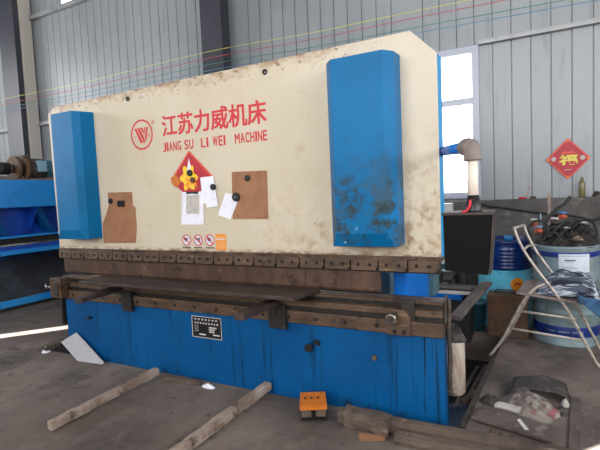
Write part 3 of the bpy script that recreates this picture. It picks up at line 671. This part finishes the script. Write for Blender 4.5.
# junk heap on the white drum
hp = blob((.31, 5.22, .972), .30, .27, .15, .55, 3, 40, 14, 9, 1.0)
o = tag(at_base(hp.build('tarp_heap', 'net')), 'dark crumpled net and rag heap piled on the white drum', 'rag heap')
hoses = [
 ('thick black hose rising from the heap to the concrete ledge', .018, [(545, 236, 5.15), (545, 226, 5.2), (549, 217, 5.25), (557, 209, 5.35), (565, 203, 5.45), (570, 197, 5.5)]),
 ('black hose looped over the left side of the heap', .012, [(532, 236, 5.1), (528, 228, 5.1), (535, 221, 5.1), (545, 222, 5.1), (548, 231, 5.08), (543, 240, 5.02)]),
 ('black hose arching over the middle of the heap', .010, [(548, 238, 5.0), (556, 229, 5.05), (564, 222, 5.1), (574, 219, 5.15), (584, 224, 5.1), (590, 233, 5.05)]),
 ('black hose drooping at the right side of the heap', .012, [(572, 228, 5.05), (582, 220, 5.15), (592, 222, 5.1), (597, 232, 5.02), (598, 242, 4.98)]),
 ('grey cord slanting down the front of the heap', .006, [(575, 220, 5.05), (568, 228, 5.0), (560, 236, 4.97), (553, 243, 4.93)]),
 ('short curled hose at the front of the heap', .009, [(543, 241, 4.98), (550, 233, 4.98), (557, 234, 4.97), (560, 241, 4.95), (552, 244, 4.94)]),
]
for lab, r, pts in hoses:
    solo(MB().tube(smooth_path([aty(x, y, Y) for x, y, Y in pts]), r, 8), 'rubber_hose', 'hose', lab, 'hose', 'hoses on the white drum')
rt = random.Random(5); mb = MB()
for k in range(46):
    a = rt.uniform(0, 2*pi); r0 = rt.uniform(.03, .25); c0 = Vector((.31+r0*cos(a), 5.22+r0*sin(a)*.95, 1.0+.12*(1-(r0/.27)**2)))
    pts = []; b = rt.uniform(0, 2*pi); q = rt.uniform(.03, .09); tl = rt.uniform(-.6, .6)
    for j in range(8):
        t = b+j*.7; pts.append(c0+Vector((q*cos(t)*(1+.3*sin(j*1.7+k)), q*sin(t)*.8, max(-.01, .03+.05*sin(t+tl)+.01*rt.uniform(-1, 1)))))
    mb.tube(smooth_path(pts, 3), rt.uniform(.003, .006), 5, mi=k % 3)
tag(at_base(mb.build('cable_tangle', ['hose', 'net', 'iron'])), 'tangle of thin dark cables and strings over the heap on the white drum', 'cables', kind='stuff')
def valve(px_, py_, Y, c1, c2, lab):
    p = aty(px_, py_, Y); t = thing('pipe_valve', lab, 'valve', p+Vector((0, 0, -.04)), 'valves on the drums')
    MB().tube([p+Vector((-.035, 0, -.02)), p+Vector((.035, 0, -.02))], .017, 10).tube([p+Vector((-.04, 0, -.02)), p+Vector((-.028, 0, -.02))], .024, 6).tube([p+Vector((0, 0, -.04)), p+Vector((0, 0, .02))], .012, 8).build('valve_body', c1, t)
    MB().tube([p+Vector((-.035, 0, .028)), p+Vector((.03, -.01, .022))], [.009, .011], 8).build('valve_handle', c2, t)
valve(534, 222, 5.15, 'brass', 'wgrey', 'orange valve with white handle at the left of the heap')
valve(539, 229, 5.10, 'brass', 'tealbox', 'orange valve with pale blue handle low on the heap')
valve(555, 221, 5.15, 'iron', 'wgrey', 'dark valve with white handle behind the looped hose')
valve(563, 215, 5.25, 'brass', 'bluep', 'red-orange valve with blue cap at the top of the heap')
solo(MB().tube([aty(541, 226, 5.15), aty(540.5, 213, 5.15)], .006, 8), 'rod', 'tealbox', 'thin pale blue rod standing upright at the left of the heap', 'rod')
mb = MB(); a = aty(549, 193, 5.6); b = aty(550, 215, 5.6)
mb.hexa([(b.x-.014, 5.58, .0), (b.x+.014, 5.58, .0), (b.x+.014, 5.62, .0), (b.x-.014, 5.62, .0)], [(a.x-.014, 5.58, a.z), (a.x+.014, 5.58, a.z), (a.x+.014, 5.62, a.z), (a.x-.014, 5.62, a.z)])
solo(mb, 'wooden_stick', 'wood', 'brown wooden stick upright behind the heap against the concrete wall', 'stick')
for px_, py_, lab in ((578, 238, 'pale tan cloth scrap tucked in the right of the heap'), (567, 226, 'white plastic scrap on top of the heap'), (584, 221, 'pale lid lying on the top right of the heap')):
    p = aty(px_, py_, 5.02); mb = blob((0, 0, 0), .05 if px_ == 578 else .035, .03, .04 if px_ == 578 else .014, .5, px_, 16, 5)
    mb.v = [v+p+Vector((0, 0, -.02)) for v in mb.v]; solo(mb, 'cloth_scrap' if px_ == 578 else 'plastic_scrap', 'foam' if px_ != 578 else 'corr', lab, 'scrap', 'scraps on the heap')

# rusty square can in front of the blue drum
a = atz(492, 328); b = atz(531, 331)
can = thing('oil_can', 'rusty square metal can standing in front of the blue drum', 'can', (-.22, 5.2, 0))
MB().box(-.44, -.05, 5.05, 5.27, 0, .45).build('can_body', 'rust', can, .012)
MB().tube(smooth_path([(-.36, 5.16, .45), (-.36, 5.16, .475), (-.32, 5.16, .485), (-.22, 5.16, .485), (-.18, 5.16, .475), (-.18, 5.16, .45)]), .008, 8).build('can_handle', 'iron', can)
MB().lathe((-.11, 5.16, .45), [(.025, 0), (.025, .02)], 12).build('can_cap', 'iron', can)

# ------------------------------------------------------------------ folding chair (seen side-on)
YA, YB = 4.42, 4.72
fc = thing('folding_chair', 'silver tubular folding chair with worn seat beside the pit', 'chair', (.1, 4.57, 0))
off = Vector((.075, .30, 0))
def cpt(lst): return [aty(x, y, YA) for x, y in lst]
A = cpt([(514, 228), (518, 239), (526, 254), (538, 271), (552, 289), (566, 308), (577, 327), (585, 342), (596, 362), (602, 376)])
A[-1].z = .012; Bp = [p+off for p in A]
MB().tube(smooth_path(A, 4), .0125, 10).tube([A[0], A[0]+off], .0125, 10).tube(smooth_path(Bp, 4), .0125, 10).build('back_frame', 'tube', fc)
e = smooth_path(A, 4)[7]; MB().tube(smooth_path([e, e+off*.5+Vector((0, 0, .02)), e+off], 4), .011, 8).build('back_rung', 'tube', fc)
Cc = cpt([(545, 284), (534, 289), (523, 302), (513, 320), (502, 340), (490, 361)]); Cc[-1].z = .012
off2 = Vector((.05, .28, 0))
MB().tube(smooth_path(Cc, 4), .0125, 10).build('rear_leg', 'tube', fc)
MB().tube(smooth_path([p+off2 for p in Cc], 4), .0125, 10).build('rear_leg', 'tube', fc)
for p, q in (((519, 311), (576, 319)), ((508, 328), (581, 340))):
    MB().tube([aty(*p, YA), aty(*q, YA)], .011, 8).build('side_rung', 'tube', fc)
s0 = aty(519, 291, YA); s1 = aty(574, 300, YA); zs = (s0.z+s1.z)/2
sp = [aty(516, 292, 4.40), aty(592, 304, 4.40), aty(597, 291, 4.80), aty(527, 279, 4.80)]
MB().hexa([p-Vector((0, 0, .02)) for p in sp], sp).build('seat', 'seat', fc, .005)
# work jacket on the seat
def cloth(c, ax, L, Wd, H, seed, mi='cloth', hang=0):
    nu, nv = 46, 22; mb = MB(); vs = []; fs = []
    for i in range(nu+1):
        u = i/nu
        for j in range(nv+1):
            v = j/nv*2-1; x = (u-.5)*L; y = v*Wd*(1-.25*(2*u-1)**2)
            h = H*(1-v*v)**.6*(1-abs(2*u-1)**3)
            w = noise.noise(Vector((u*3+seed, v*2.2, 0)))*.35+noise.noise(Vector((u*5, v*7+seed, 1)))*.35+.16*sin(v*14+3*noise.noise(Vector((u*3, seed, 0)))*3)
            z = h*(1+.55*w)+.006
            if hang and u > .75: z -= (u-.75)*hang*4*.25
            vs.append(Vector((x, y+.02*w, z)))
    for i in range(nu):
        for j in range(nv): a = i*(nv+1)+j; fs.append((a, a+nv+1, a+nv+2, a+1))
    mb.add(vs, fs, 0, True)
    mb.xf(Matrix.Translation(c) @ Matrix.Rotation(ax, 4, 'Z')); return mb
cj = aty(571, 293, 4.60)
o = tag(at_base(cloth(cj, .10, .58, .19, .17, 2.3, hang=.7).build('work_jacket', 'cloth')), 'crumpled grey striped work jacket lying on the folding chair seat', 'jacket')
o.modifiers.new('t', 'SOLIDIFY').thickness = .006
c0 = aty(588, 298, 4.40)
mb = cloth(Vector((c0.x+.02, 4.36, c0.z-.03)), .25, .26, .035, .07, 7.7)
nu, nv = 14, 10; vs = []; fs = []
for i in range(nu+1):
    for j in range(nv+1):
        u, v = i/nu, j/nv; vs.append((c0.x-.08+u*.20, 4.375-.03*sin(u*7+v*3)-.02*v, c0.z+.03-.03*u-v*(.05+.11*u)-.02*u))
for i in range(nu):
    for j in range(nv): a = i*(nv+1)+j; fs.append((a, a+nv+1, a+nv+2, a+1))
mb = MB().add(vs, fs, 0, True)
o = tag(at_base(mb.build('trousers', 'denim')), 'blue work trouser cloth hanging over the chair seat edge', 'trousers'); o.modifiers.new('t', 'SOLIDIFY').thickness = .012

# ------------------------------------------------------------------ behind: bucket, bench, trays
solo(MB().lathe((-.565, 5.25, 0), [(.08, 0), (.10, .30), (.104, .30), (.104, .315), (.09, .315)], 24), 'bucket', 'teal', 'dark teal bucket standing left of the blue drum', 'bucket')
wb = thing('work_bench', 'low dark metal work bench behind the press brake end', 'bench', (-1.0, 5.6, 0))
MB().box(-1.55, -.85, 5.35, 5.95, .50, .53).build('bench_top', 'iron', wb, .004)
MB().box(-1.52, -.88, 5.37, 5.93, .16, .18).build('bench_shelf', 'iron', wb)
for x in (-1.52, -.89):
    for y in (5.38, 5.90): MB().box(x, x+.03, y, y+.03, 0, .50).build('bench_leg', 'iron', wb)
def tray(px_, py_, Y, w, h, mt, lab):
    p = aty(px_, py_, Y); x, z = p.x, p.z
    mb = MB().prism([(x-w, Y-.15), (x+w*.8, Y-.15), (x+w, Y+.15), (x-w*.7, Y+.15)], 'z', z, z+h)
    return solo(mb, 'metal_tray', mt, lab, 'tray', 'trays beside the press brake', bev=.003)
bx = thing('parts_box', 'dark parts box with blue band and pale rim behind the die end', 'box', (-.42, 4.75, 0))
q = aty(448, 296, 4.7)
MB().box(-1.02, -.58, 4.75, 5.05, 0, .44).build('box_body', 'dark', bx, .004)
MB().box(-1.025, -.66, 4.745, 5.04, .44, .50).build('box_band', 'blue_side', bx, .004)
MB().box(-1.03, -.57, 4.74, 5.06, .50, .53).build('box_rim', 'wgrey', bx, .004)
solo(MB().prism([(-1.0, 4.78), (-.55, 4.78), (-.5, 5.0), (-.95, 5.0)], 'z', .532, .555), 'metal_tray', 'iron', 'dark metal tray lying on the parts box', 'tray', bev=.004)
tb = thing('metal_cabinet', 'narrow pale cabinet under the window behind the control box', 'cabinet', (-1.04, 6.04, 0))
MB().box(-1.16, -.92, 5.98, 6.10, 0, 1.40).build('cabinet_body', 'wgrey', tb, .004)
# fold-out shelf with two bright metal strips
sh = thing('metal_shelf', 'dark metal shelf with bright edge strips behind the control box', 'shelf', (-.68, 5.3, 0))
MB().box(-.97, -.68, 5.12, 5.30, .66, .70).build('shelf_board', 'teal', sh, .003)
MB().box(-.97, -.68, 5.112, 5.12, .672, .69).build('shelf_strip', 'wgrey', sh)
MB().box(-.93, -.70, 5.16, 5.26, .745, .76).build('shelf_strip', 'wgrey', sh)
MB().box(-.93, -.70, 5.17, 5.28, .70, .745).build('shelf_rail', 'teal', sh)
for x in (-.96, -.71): MB().box(x, x+.025, 5.20, 5.29, 0, .66).build('shelf_leg', 'iron', sh)
# channel leaning from the pit to the trays
a = aty(487, 283, 4.9); b = aty(455, 318, 3.9)
solo(beam_between(a, b, .10, .04, amp=.003, seed=3), 'steel_channel', 'board', 'dusty brown steel channel slanting over the pit by the machine end', 'channel')

# barrel in the pit with rag
bp = aty(457, 382, 3.72)
BX = -.575
br = thing('plastic_barrel', 'grimy white plastic barrel standing in the pit beside the machine', 'barrel', (-.575, 3.56, -.02))
zb = -.01
MB().lathe((BX, 3.56, zb), [(.085, 0), (.098, .015), (.10, .06), (.10, .40), (.092, .44), (.06, .46)], 28).build('barrel_body', 'barrel', br)
mb = blob((BX+.02, 3.56, .42), .10, .10, .10, .5, 6, 26, 10, 7, 1.0)
tag(at_base(mb.build('rag', 'rag')), 'dark greasy rag draped over the white barrel', 'rag')
# debris in the pit
for k, (a, b, w, h, mt, nm, lab) in enumerate((
    ((447, 421, -.14), (478, 367, -.10), .035, .03, 'iron', 'metal_bar', 'dark metal bar lying in the pit nearest the machine'),
    ((455, 421, -.14), (486, 366, -.06), .03, .03, 'woodd', 'metal_bar', 'brown bar lying in the pit next to its right edge'),
    ((463, 402, -.05), (478, 392, -.05), .06, .03, 'woodd', 'wood_offcut', 'short wood offcut across the pit bars'),
    ((450, 392, -.12), (462, 398, -.12), .05, .04, 'board', 'wood_offcut', 'grey offcut deep in the pit behind the blue sheet'))):
    solo(beam_between(atz(*a), atz(*b), w, h, amp=.003, seed=k+11), nm, mt, lab, 'bar' if 'bar' in nm else 'offcut')
mb = MB(); q = [atz(449, 405, -.15), atz(473, 402, -.10), atz(462, 428, -.03), atz(449, 428, -.05)]
mb.hexa(q, [p+Vector((0, 0, .008)) for p in q]); solo(mb, 'plastic_sheet', 'bgsheet', 'slate blue sheet propped in the pit at the machine corner', 'sheet')
a = Vector((-.445, 3.0, .004)); b = Vector((-.305, 5.1, .004))
solo(MB().hexa([a, a+Vector((.035, 0, 0)), b+Vector((.035, 0, 0)), b], [p+Vector((0, 0, .012)) for p in (a, a+Vector((.035, 0, 0)), b+Vector((.035, 0, 0)), b)]), 'steel_angle', 'iron', 'thin dark steel strip along the right edge of the pit', 'angle iron')

# ------------------------------------------------------------------ floor things, left
def timber(a, b, w, h, mt, lab, nm='timber', **k):
    return solo(beam_between(a, b, w, h, **k), nm, mt, lab, 'timber')
timber(atz(50, 426, .034), atz(157, 371, .085), .066, .06, 'wood', 'squared light timber running from the left foreground to the machine', seed=1, amp=.006)
timber(atz(164, 462, .036), atz(268, 385.5, .075), .068, .064, 'wood', 'squared light timber in the middle foreground pointing at the machine', seed=2, amp=.006)
timber(atz(163, 377, .02), atz(201, 383, .02), .06, .035, 'woodd', 'short brown plank lying at the foot of the blue bed', 'wood_offcut', seed=4, amp=.003)
p = atz(211, 386, 0)
solo(blob((p.x, p.y-.03, 0), .07, .025, .03, .7, 5, 20, 6), 'paper_scrap', 'white', 'crumpled white paper scrap at the foot of the blue bed', 'paper scrap')
p = atz(46, 352, 0); solo(blob((p.x, p.y, 0), .05, .04, .05, .7, 8, 18, 6), 'paper_scrap', 'white', 'small white crumpled scrap by the left pit corner', 'paper scrap')
q = [aty(*v, 2.93) for v in ((61.5, 342), (77, 332.5))]; q2 = [aty(*v, 2.90) for v in ((105, 364), (97, 366), (79, 362))]
A_, B_ = aty(61.5, 342, 2.90), aty(77, 332.5, 2.955); C1, C2, D_ = atz(105, 363, .012), atz(95, 366, .012), atz(79, 362, .012)
D_ = A_+(C1-B_)*.97
mb = MB(); rg = [A_, B_, C1, D_]; nrm = (B_-A_).cross(C1-A_).normalized()*.008
mb.hexa(rg, [p-nrm for p in rg]); solo(mb, 'plastic_board', 'wboard', 'spotted grey-white board leaning at the left foot of the machine', 'board')
timber(atz(42, 350, .03), atz(62, 341, .04), .12, .05, 'woodd', 'dark plank at the left pit corner behind the white board', 'wood_offcut', seed=5)
# paper flakes / cracked slabs, flat on the floor
for k, (x, y) in enumerate(((14, 349), (24, 354), (14, 360))):
    p = atz(x, y, 0); mb = blob((p.x, p.y, 0), .12, .05, .008, .6, k+20, 16, 4)
    solo(mb, 'floor_tile_flake', 'board', ['thin dark flake on the floor at far left, farthest of three', 'thin dark flake on the floor at far left, rightmost of three', 'thin dark flake on the floor at far left, nearest of three'][k], 'flake', 'flakes on the floor')

# foot pedal
fp = thing('foot_pedal', 'foot pedal with orange cover on the floor before the machine', 'foot pedal', (-1.37, 2.70, 0))
pa = atz(301, 423, 0); pb2 = atz(327, 422, 0); d = (pb2-pa); d.z = 0; wdt = d.length; d.normalize(); e = Vector((-d.y, d.x, 0))
def pq(u, v, z): r = pa+d*u*wdt+e*v; return Vector((r.x, r.y, z))
def pbox(u0, u1, v0, v1, z0, z1): return MB().hexa([pq(u0, v0, z0), pq(u1, v0, z0), pq(u1, v1, z0), pq(u0, v1, z0)], [pq(u0, v0, z1), pq(u1, v0, z1), pq(u1, v1, z1), pq(u0, v1, z1)])
pbox(0, 1, 0, .16, 0, .012).build('base_plate', 'iron', fp, .002)
for u0, u1 in ((.03, .42), (.58, .97)): pbox(u0, u1, .005, .13, .035, .10).build('pedal_block', 'grey' if False else 'woodd', fp, .006)
pbox(.44, .56, .05, .15, .012, .10).build('pedal_post', 'dark', fp)
pbox(-.02, 1.02, -.012, -.002, .095, .13).build('cover_front', 'opaint', fp, .002)
MB().hexa([pq(-.02, -.012, .122), pq(1.02, -.012, .122), pq(1.0, .16, .14), pq(0, .16, .14)], [pq(-.02, -.012, .132), pq(1.02, -.012, .132), pq(1.0, .16, .15), pq(0, .16, .15)]).build('cover_top', 'opaint', fp, .002)
for u in (.2, .45, .7):
    c = pq(u, .07, .143); MB().tube([c, c+Vector((0, 0, .006))], .009, 8).build('cover_hole', 'hole', fp)

# timbers lower right
timber(atz(339, 408, .11)+Vector((0, 0, -.045)), atz(640, 462, .10)+Vector((0, 0, -.05)), .07, .09, 'woodd', 'long dark plank on edge running right from the machine foot', seed=6, amp=.004, nx=60)
a, b = atz(345, 425, 0), atz(390, 436, 0)
solo(beam_between(Vector((a.x, a.y+.025, .06)), Vector((b.x, b.y+.02, .06)), .115, .115, amp=.012, seed=9, nx=14), 'wood_block', 'woodd', 'rough dark wood block lying in front of the long plank', 'wood block')
timber(atz(396, 436, .035), atz(560, 468, .035), .09, .07, 'woodd', 'brown squared timber in front of the long plank at lower right', seed=10, amp=.004, nx=40)
q = [atz(*v, .003) for v in ((358, 433), (386, 436), (385, 441), (359, 441))]
solo(MB().hexa(q, [p+Vector((0, 0, .004)) for p in q]), 'cardboard_scrap', 'card', 'flat brown cardboard scrap under the rough wood block', 'cardboard')

# rubbish pile
q = [atz(*v, .02) for v in ((471, 419), (484, 406), (560, 431), (552, 444))]
solo(MB().hexa(q, [p+Vector((0, 0, .018)) for p in q]), 'board', 'board', 'flat dusty board at the front of the rubbish pile', 'board', bev=.003)
p = atz(528, 414, 0); solo(blob((p.x+.0, p.y+.08, 0), .21, .19, .10, .42, 12, 60, 20, 8), 'plastic_sack', 'sack', 'dirty crumpled plastic sack with red print on the rubbish pile', 'sack')
p = atz(540, 398, 0); 
nu, nv = 30, 8; vs = []; fs = []
for i in range(nu+1):
    for j in range(nv+1):
        a = pi*i/nu; u = j/nv; r = 1+.12*noise.noise(Vector((i*.3, j*.4, 5)))
        vs.append((p.x-.02-.20*cos(a)*r, p.y+.03+.17*(u-.5)*1.3+.04*sin(a)-.05*cos(a), .012+.078*sin(a)*r*(.75+.25*u)+.01*noise.noise(Vector((i*.8, j, 1)))))
for i in range(nu):
    for j in range(nv): a = i*(nv+1)+j; fs.append((a, a+nv+1, a+nv+2, a+1))
o = solo(MB().add(vs, fs, 0, True), 'rubber_mat', 'rag', 'dark curled rubber mat arching behind the dirty sack', 'mat'); o.modifiers.new('t', 'SOLIDIFY').thickness = .012
p = atz(507, 407, .05); mb = beam_between(p+Vector((-.07, .02, 0)), p+Vector((.08, -.02, 0)), .07, .025, amp=.008, seed=15, nx=10)
solo(mb, 'foam_piece', 'foam', 'pale broken foam piece on the dusty board', 'foam')
q = [atz(*v, .0405) for v in ((517, 420), (520, 419), (529, 430), (525, 430))]
solo(MB().hexa(q, [v+Vector((0, 0, .003)) for v in q]), 'scraper_blade', 'wgrey', 'small grey metal blade lying on the dusty board', 'blade')
p = atz(490, 402, 0); solo(blob((p.x, p.y, 0), .08, .06, .05, .6, 14, 20, 7), 'rag', 'rag', 'small dark rag at the left of the rubbish pile', 'rag')
p = atz(567, 405, 0); solo(blob((p.x-.01, p.y, 0), .03, .04, .035, .6, 17, 18, 6), 'plastic_scrap', 'foam', 'bright crumpled plastic scrap right of the rubbish pile', 'scrap')
for k, (x, y) in enumerate(((556, 413), (561, 409), (563, 416), (550, 409), (492, 433), (502, 437), (512, 439))):
    p = atz(x, y, 0); mb = blob((p.x, p.y, 0), .018+.005*(k % 3), .018, .025, .5, k+40, 12, 4)
    solo(mb, 'rubble_chip', 'rag' if k < 4 else 'rust', ('dark' if k < 4 else 'brown')+' rubble chip '+('right of the dirty sack' if k < 4 else 'between the plank and the dusty board'), 'rubble', 'rubble chips')
a, b = atz(576, 398, .002), atz(574, 460, .002)
solo(MB().hexa([a+Vector((-.03, 0, 0)), a+Vector((.03, 0, 0)), b+Vector((.03, 0, 0)), b+Vector((-.03, 0, 0))], [a+Vector((-.03, 0, .01)), a+Vector((.03, 0, .01)), b+Vector((.03, 0, .01)), b+Vector((-.03, 0, .01))]), 'flat_bar', 'board', 'flat dark strip lying on the floor right of the rubbish pile', 'strip')

# ------------------------------------------------------------------ plate shear on the left
XS = -7.2
ps = thing('plate_shear', 'bright blue plate shear standing beyond the left end of the press brake', 'shearing machine', (XS-.3, 4.6, 0))
Y0, Y1 = 2.6, 6.0
MB().box(XS-.5, XS, Y0, Y1, 1.595, 2.03).build('top_beam', 'shear', ps, .01)
MB().box(XS-.5, XS-.02, Y0, Y1, 2.03, 2.05).build('top_plate', 'elbow', ps, .003)
MB().box(XS-.6, XS-.35, Y0, Y1, 1.13, 1.595).build('front_panel', 'sheard', ps)
for y in (3.0, 3.75, 4.5, 5.25):
    MB().prism([(XS-.35, 1.595), (XS-.03, 1.595), (XS-.35, 1.15)], 'y', y, y+.03).build('gusset', 'sheard', ps)
    MB().prism([(y+.0, 1.585), (y+.12, 1.585), (y+.34, 1.14), (y+.26, 1.14)], 'x', XS-.35, XS-.12).build('hold_down_brace', 'bed', ps)
MB().box(XS-.35, XS, Y0, Y1, 1.12, 1.15).build('upper_lip', 'shear', ps, .004)
MB().box(XS-.30, XS-.06, Y0, Y1, 1.03, 1.12).build('blade_gap', 'dark', ps)
MB().box(XS-.22, XS-.02, Y0, Y1, 1.00, 1.03).build('blade_edge', 'chrome', ps)
MB().box(XS-.30, XS, Y0, Y1, .93, 1.0).build('table_front', 'sheard', ps)
MB().box(XS-.30, XS+.01, Y0, Y1, .86, .93).build('table_lip', 'shear', ps, .01)
MB().hexa([(XS-.45, Y0, .86), (XS-.42, Y0, .86), (XS-.03, Y0, .15), (XS-.07, Y0, .15)], [(XS-.45, Y1, .86), (XS-.42, Y1, .86), (XS-.03, Y1, .15), (XS-.07, Y1, .15)]).build('chute', 'chute', ps)
MB().box(XS-.08, XS, Y0, Y1, .055, .16).build('chute_lip', 'shear', ps, .006)
MB().box(XS-.06, XS-.02, Y0, Y1, 0, .055).build('chute_base', 'dark', ps)
for y in (Y0, Y1-.12): MB().box(XS-.6, XS-.08, y, y+.12, 0, 1.595).build('side_frame', 'sheard', ps)
# drive: coupling, flange, motor
my = lambda px_: atx(px_, 170, XS-.20).y
def mtube(p0, p1, r, mt, nm, root, n=20, z=2.17): return MB().tube([(XS-.20, my(p0), z), (XS-.20, my(p1), z)], r, n).build(nm, mt, root)
zz = atx(20, 169, XS-.20).z
mtube(-6, 8, .10, 'dark', 'drive_shaft', ps, z=zz); mtube(7, 13, .07, 'chrome', 'coupling', ps, z=zz)
mtube(13, 16, .20, 'rust', 'flange', ps, 28, z=zz); mtube(20, 24, .22, 'rust', 'flange', ps, 28, z=zz); mtube(14, 22, .11, 'dark', 'flange_hub', ps, z=zz)
mo = mtube(24, 41, .18, 'iron', 'motor', ps, 28, z=zz); mtube(41, 51, .165, 'teal', 'motor_cowl', ps, 28, z=zz)
ty = my(35); MB().box(XS-.06, XS+.03, my(31), my(39), zz-.05, zz+.13).build('terminal_box', 'tealbox', mo, .008)
MB().box(XS-.05, XS-.03, my(47.5), my(49), zz-.07, zz+.0).build('motor_tag', 'yellow', mo)
MB().tube([(XS-.20+.02*cos(a), my(29), zz+.225+.02*sin(a)) for a in [k*pi/6 for k in range(13)]], .006, 6, cap=False).tube([(XS-.20, my(29), zz+.15), (XS-.20, my(29), zz+.205)], .008, 6).build('lifting_eye', 'iron', mo)
MB().box(XS-.4, XS-.1, my(-8), my(51), 2.051, zz-.12).build('motor_foot', 'elbow', ps)

# ------------------------------------------------------------------ light
def sun_vec():
    az = radians(40.4); el = radians(30); return Vector((-sin(az)*cos(el), -cos(az)*cos(el), -sin(el)))
sl = bpy.data.lights.new('sun', 'SUN'); sl.energy = 60; sl.angle = radians(.5); sl.color = (1, .97, .93)
so = bpy.data.objects.new('sun', sl); C.objects.link(so); so.rotation_euler = sun_vec().to_track_quat('-Z', 'Y').to_euler()
def area(name, loc, direction, sx, sy, e, col=(1, 1, 1)):
    l = bpy.data.lights.new(name, 'AREA'); l.shape = 'RECTANGLE'; l.size = sx; l.size_y = sy; l.energy = e; l.color = col
    o = bpy.data.objects.new(name, l); C.objects.link(o); o.location = loc; o.rotation_euler = Vector(direction).to_track_quat('-Z', 'Y').to_euler(); return o
area('daylight_front', (-1.5, YF+.02, 4.6), (0, 1, -.02), 10, 4.0, 390, (1, .96, .90))
area('daylight_right', (XR-.02, -1.1, 3.4), (-1, 0, -.02), 4.8, 2.8, 210, (.86, .93, 1))
area('daylight_left', (XL+.02, .75, 4.0), (1, 0, -.02), 7.5, 3.2, 260, (.95, .97, 1))
wld = bpy.data.worlds.new('world'); bpy.context.scene.world = wld; wld.use_nodes = True
bg = wld.node_tree.nodes['Background']; bg.inputs[0].default_value = (.97, .985, 1, 1); bg.inputs[1].default_value = 5.0
sc = bpy.context.scene
sc.view_settings.view_transform = 'Standard'; sc.view_settings.look = 'None'; sc.view_settings.gamma = 1; sc.view_settings.exposure = 0
sc.view_settings.use_curve_mapping = False
sc.cycles.use_denoising = True; sc.cycles.max_bounces = 6
for o in bpy.data.objects:
    if '_o' in o: del o['_o']
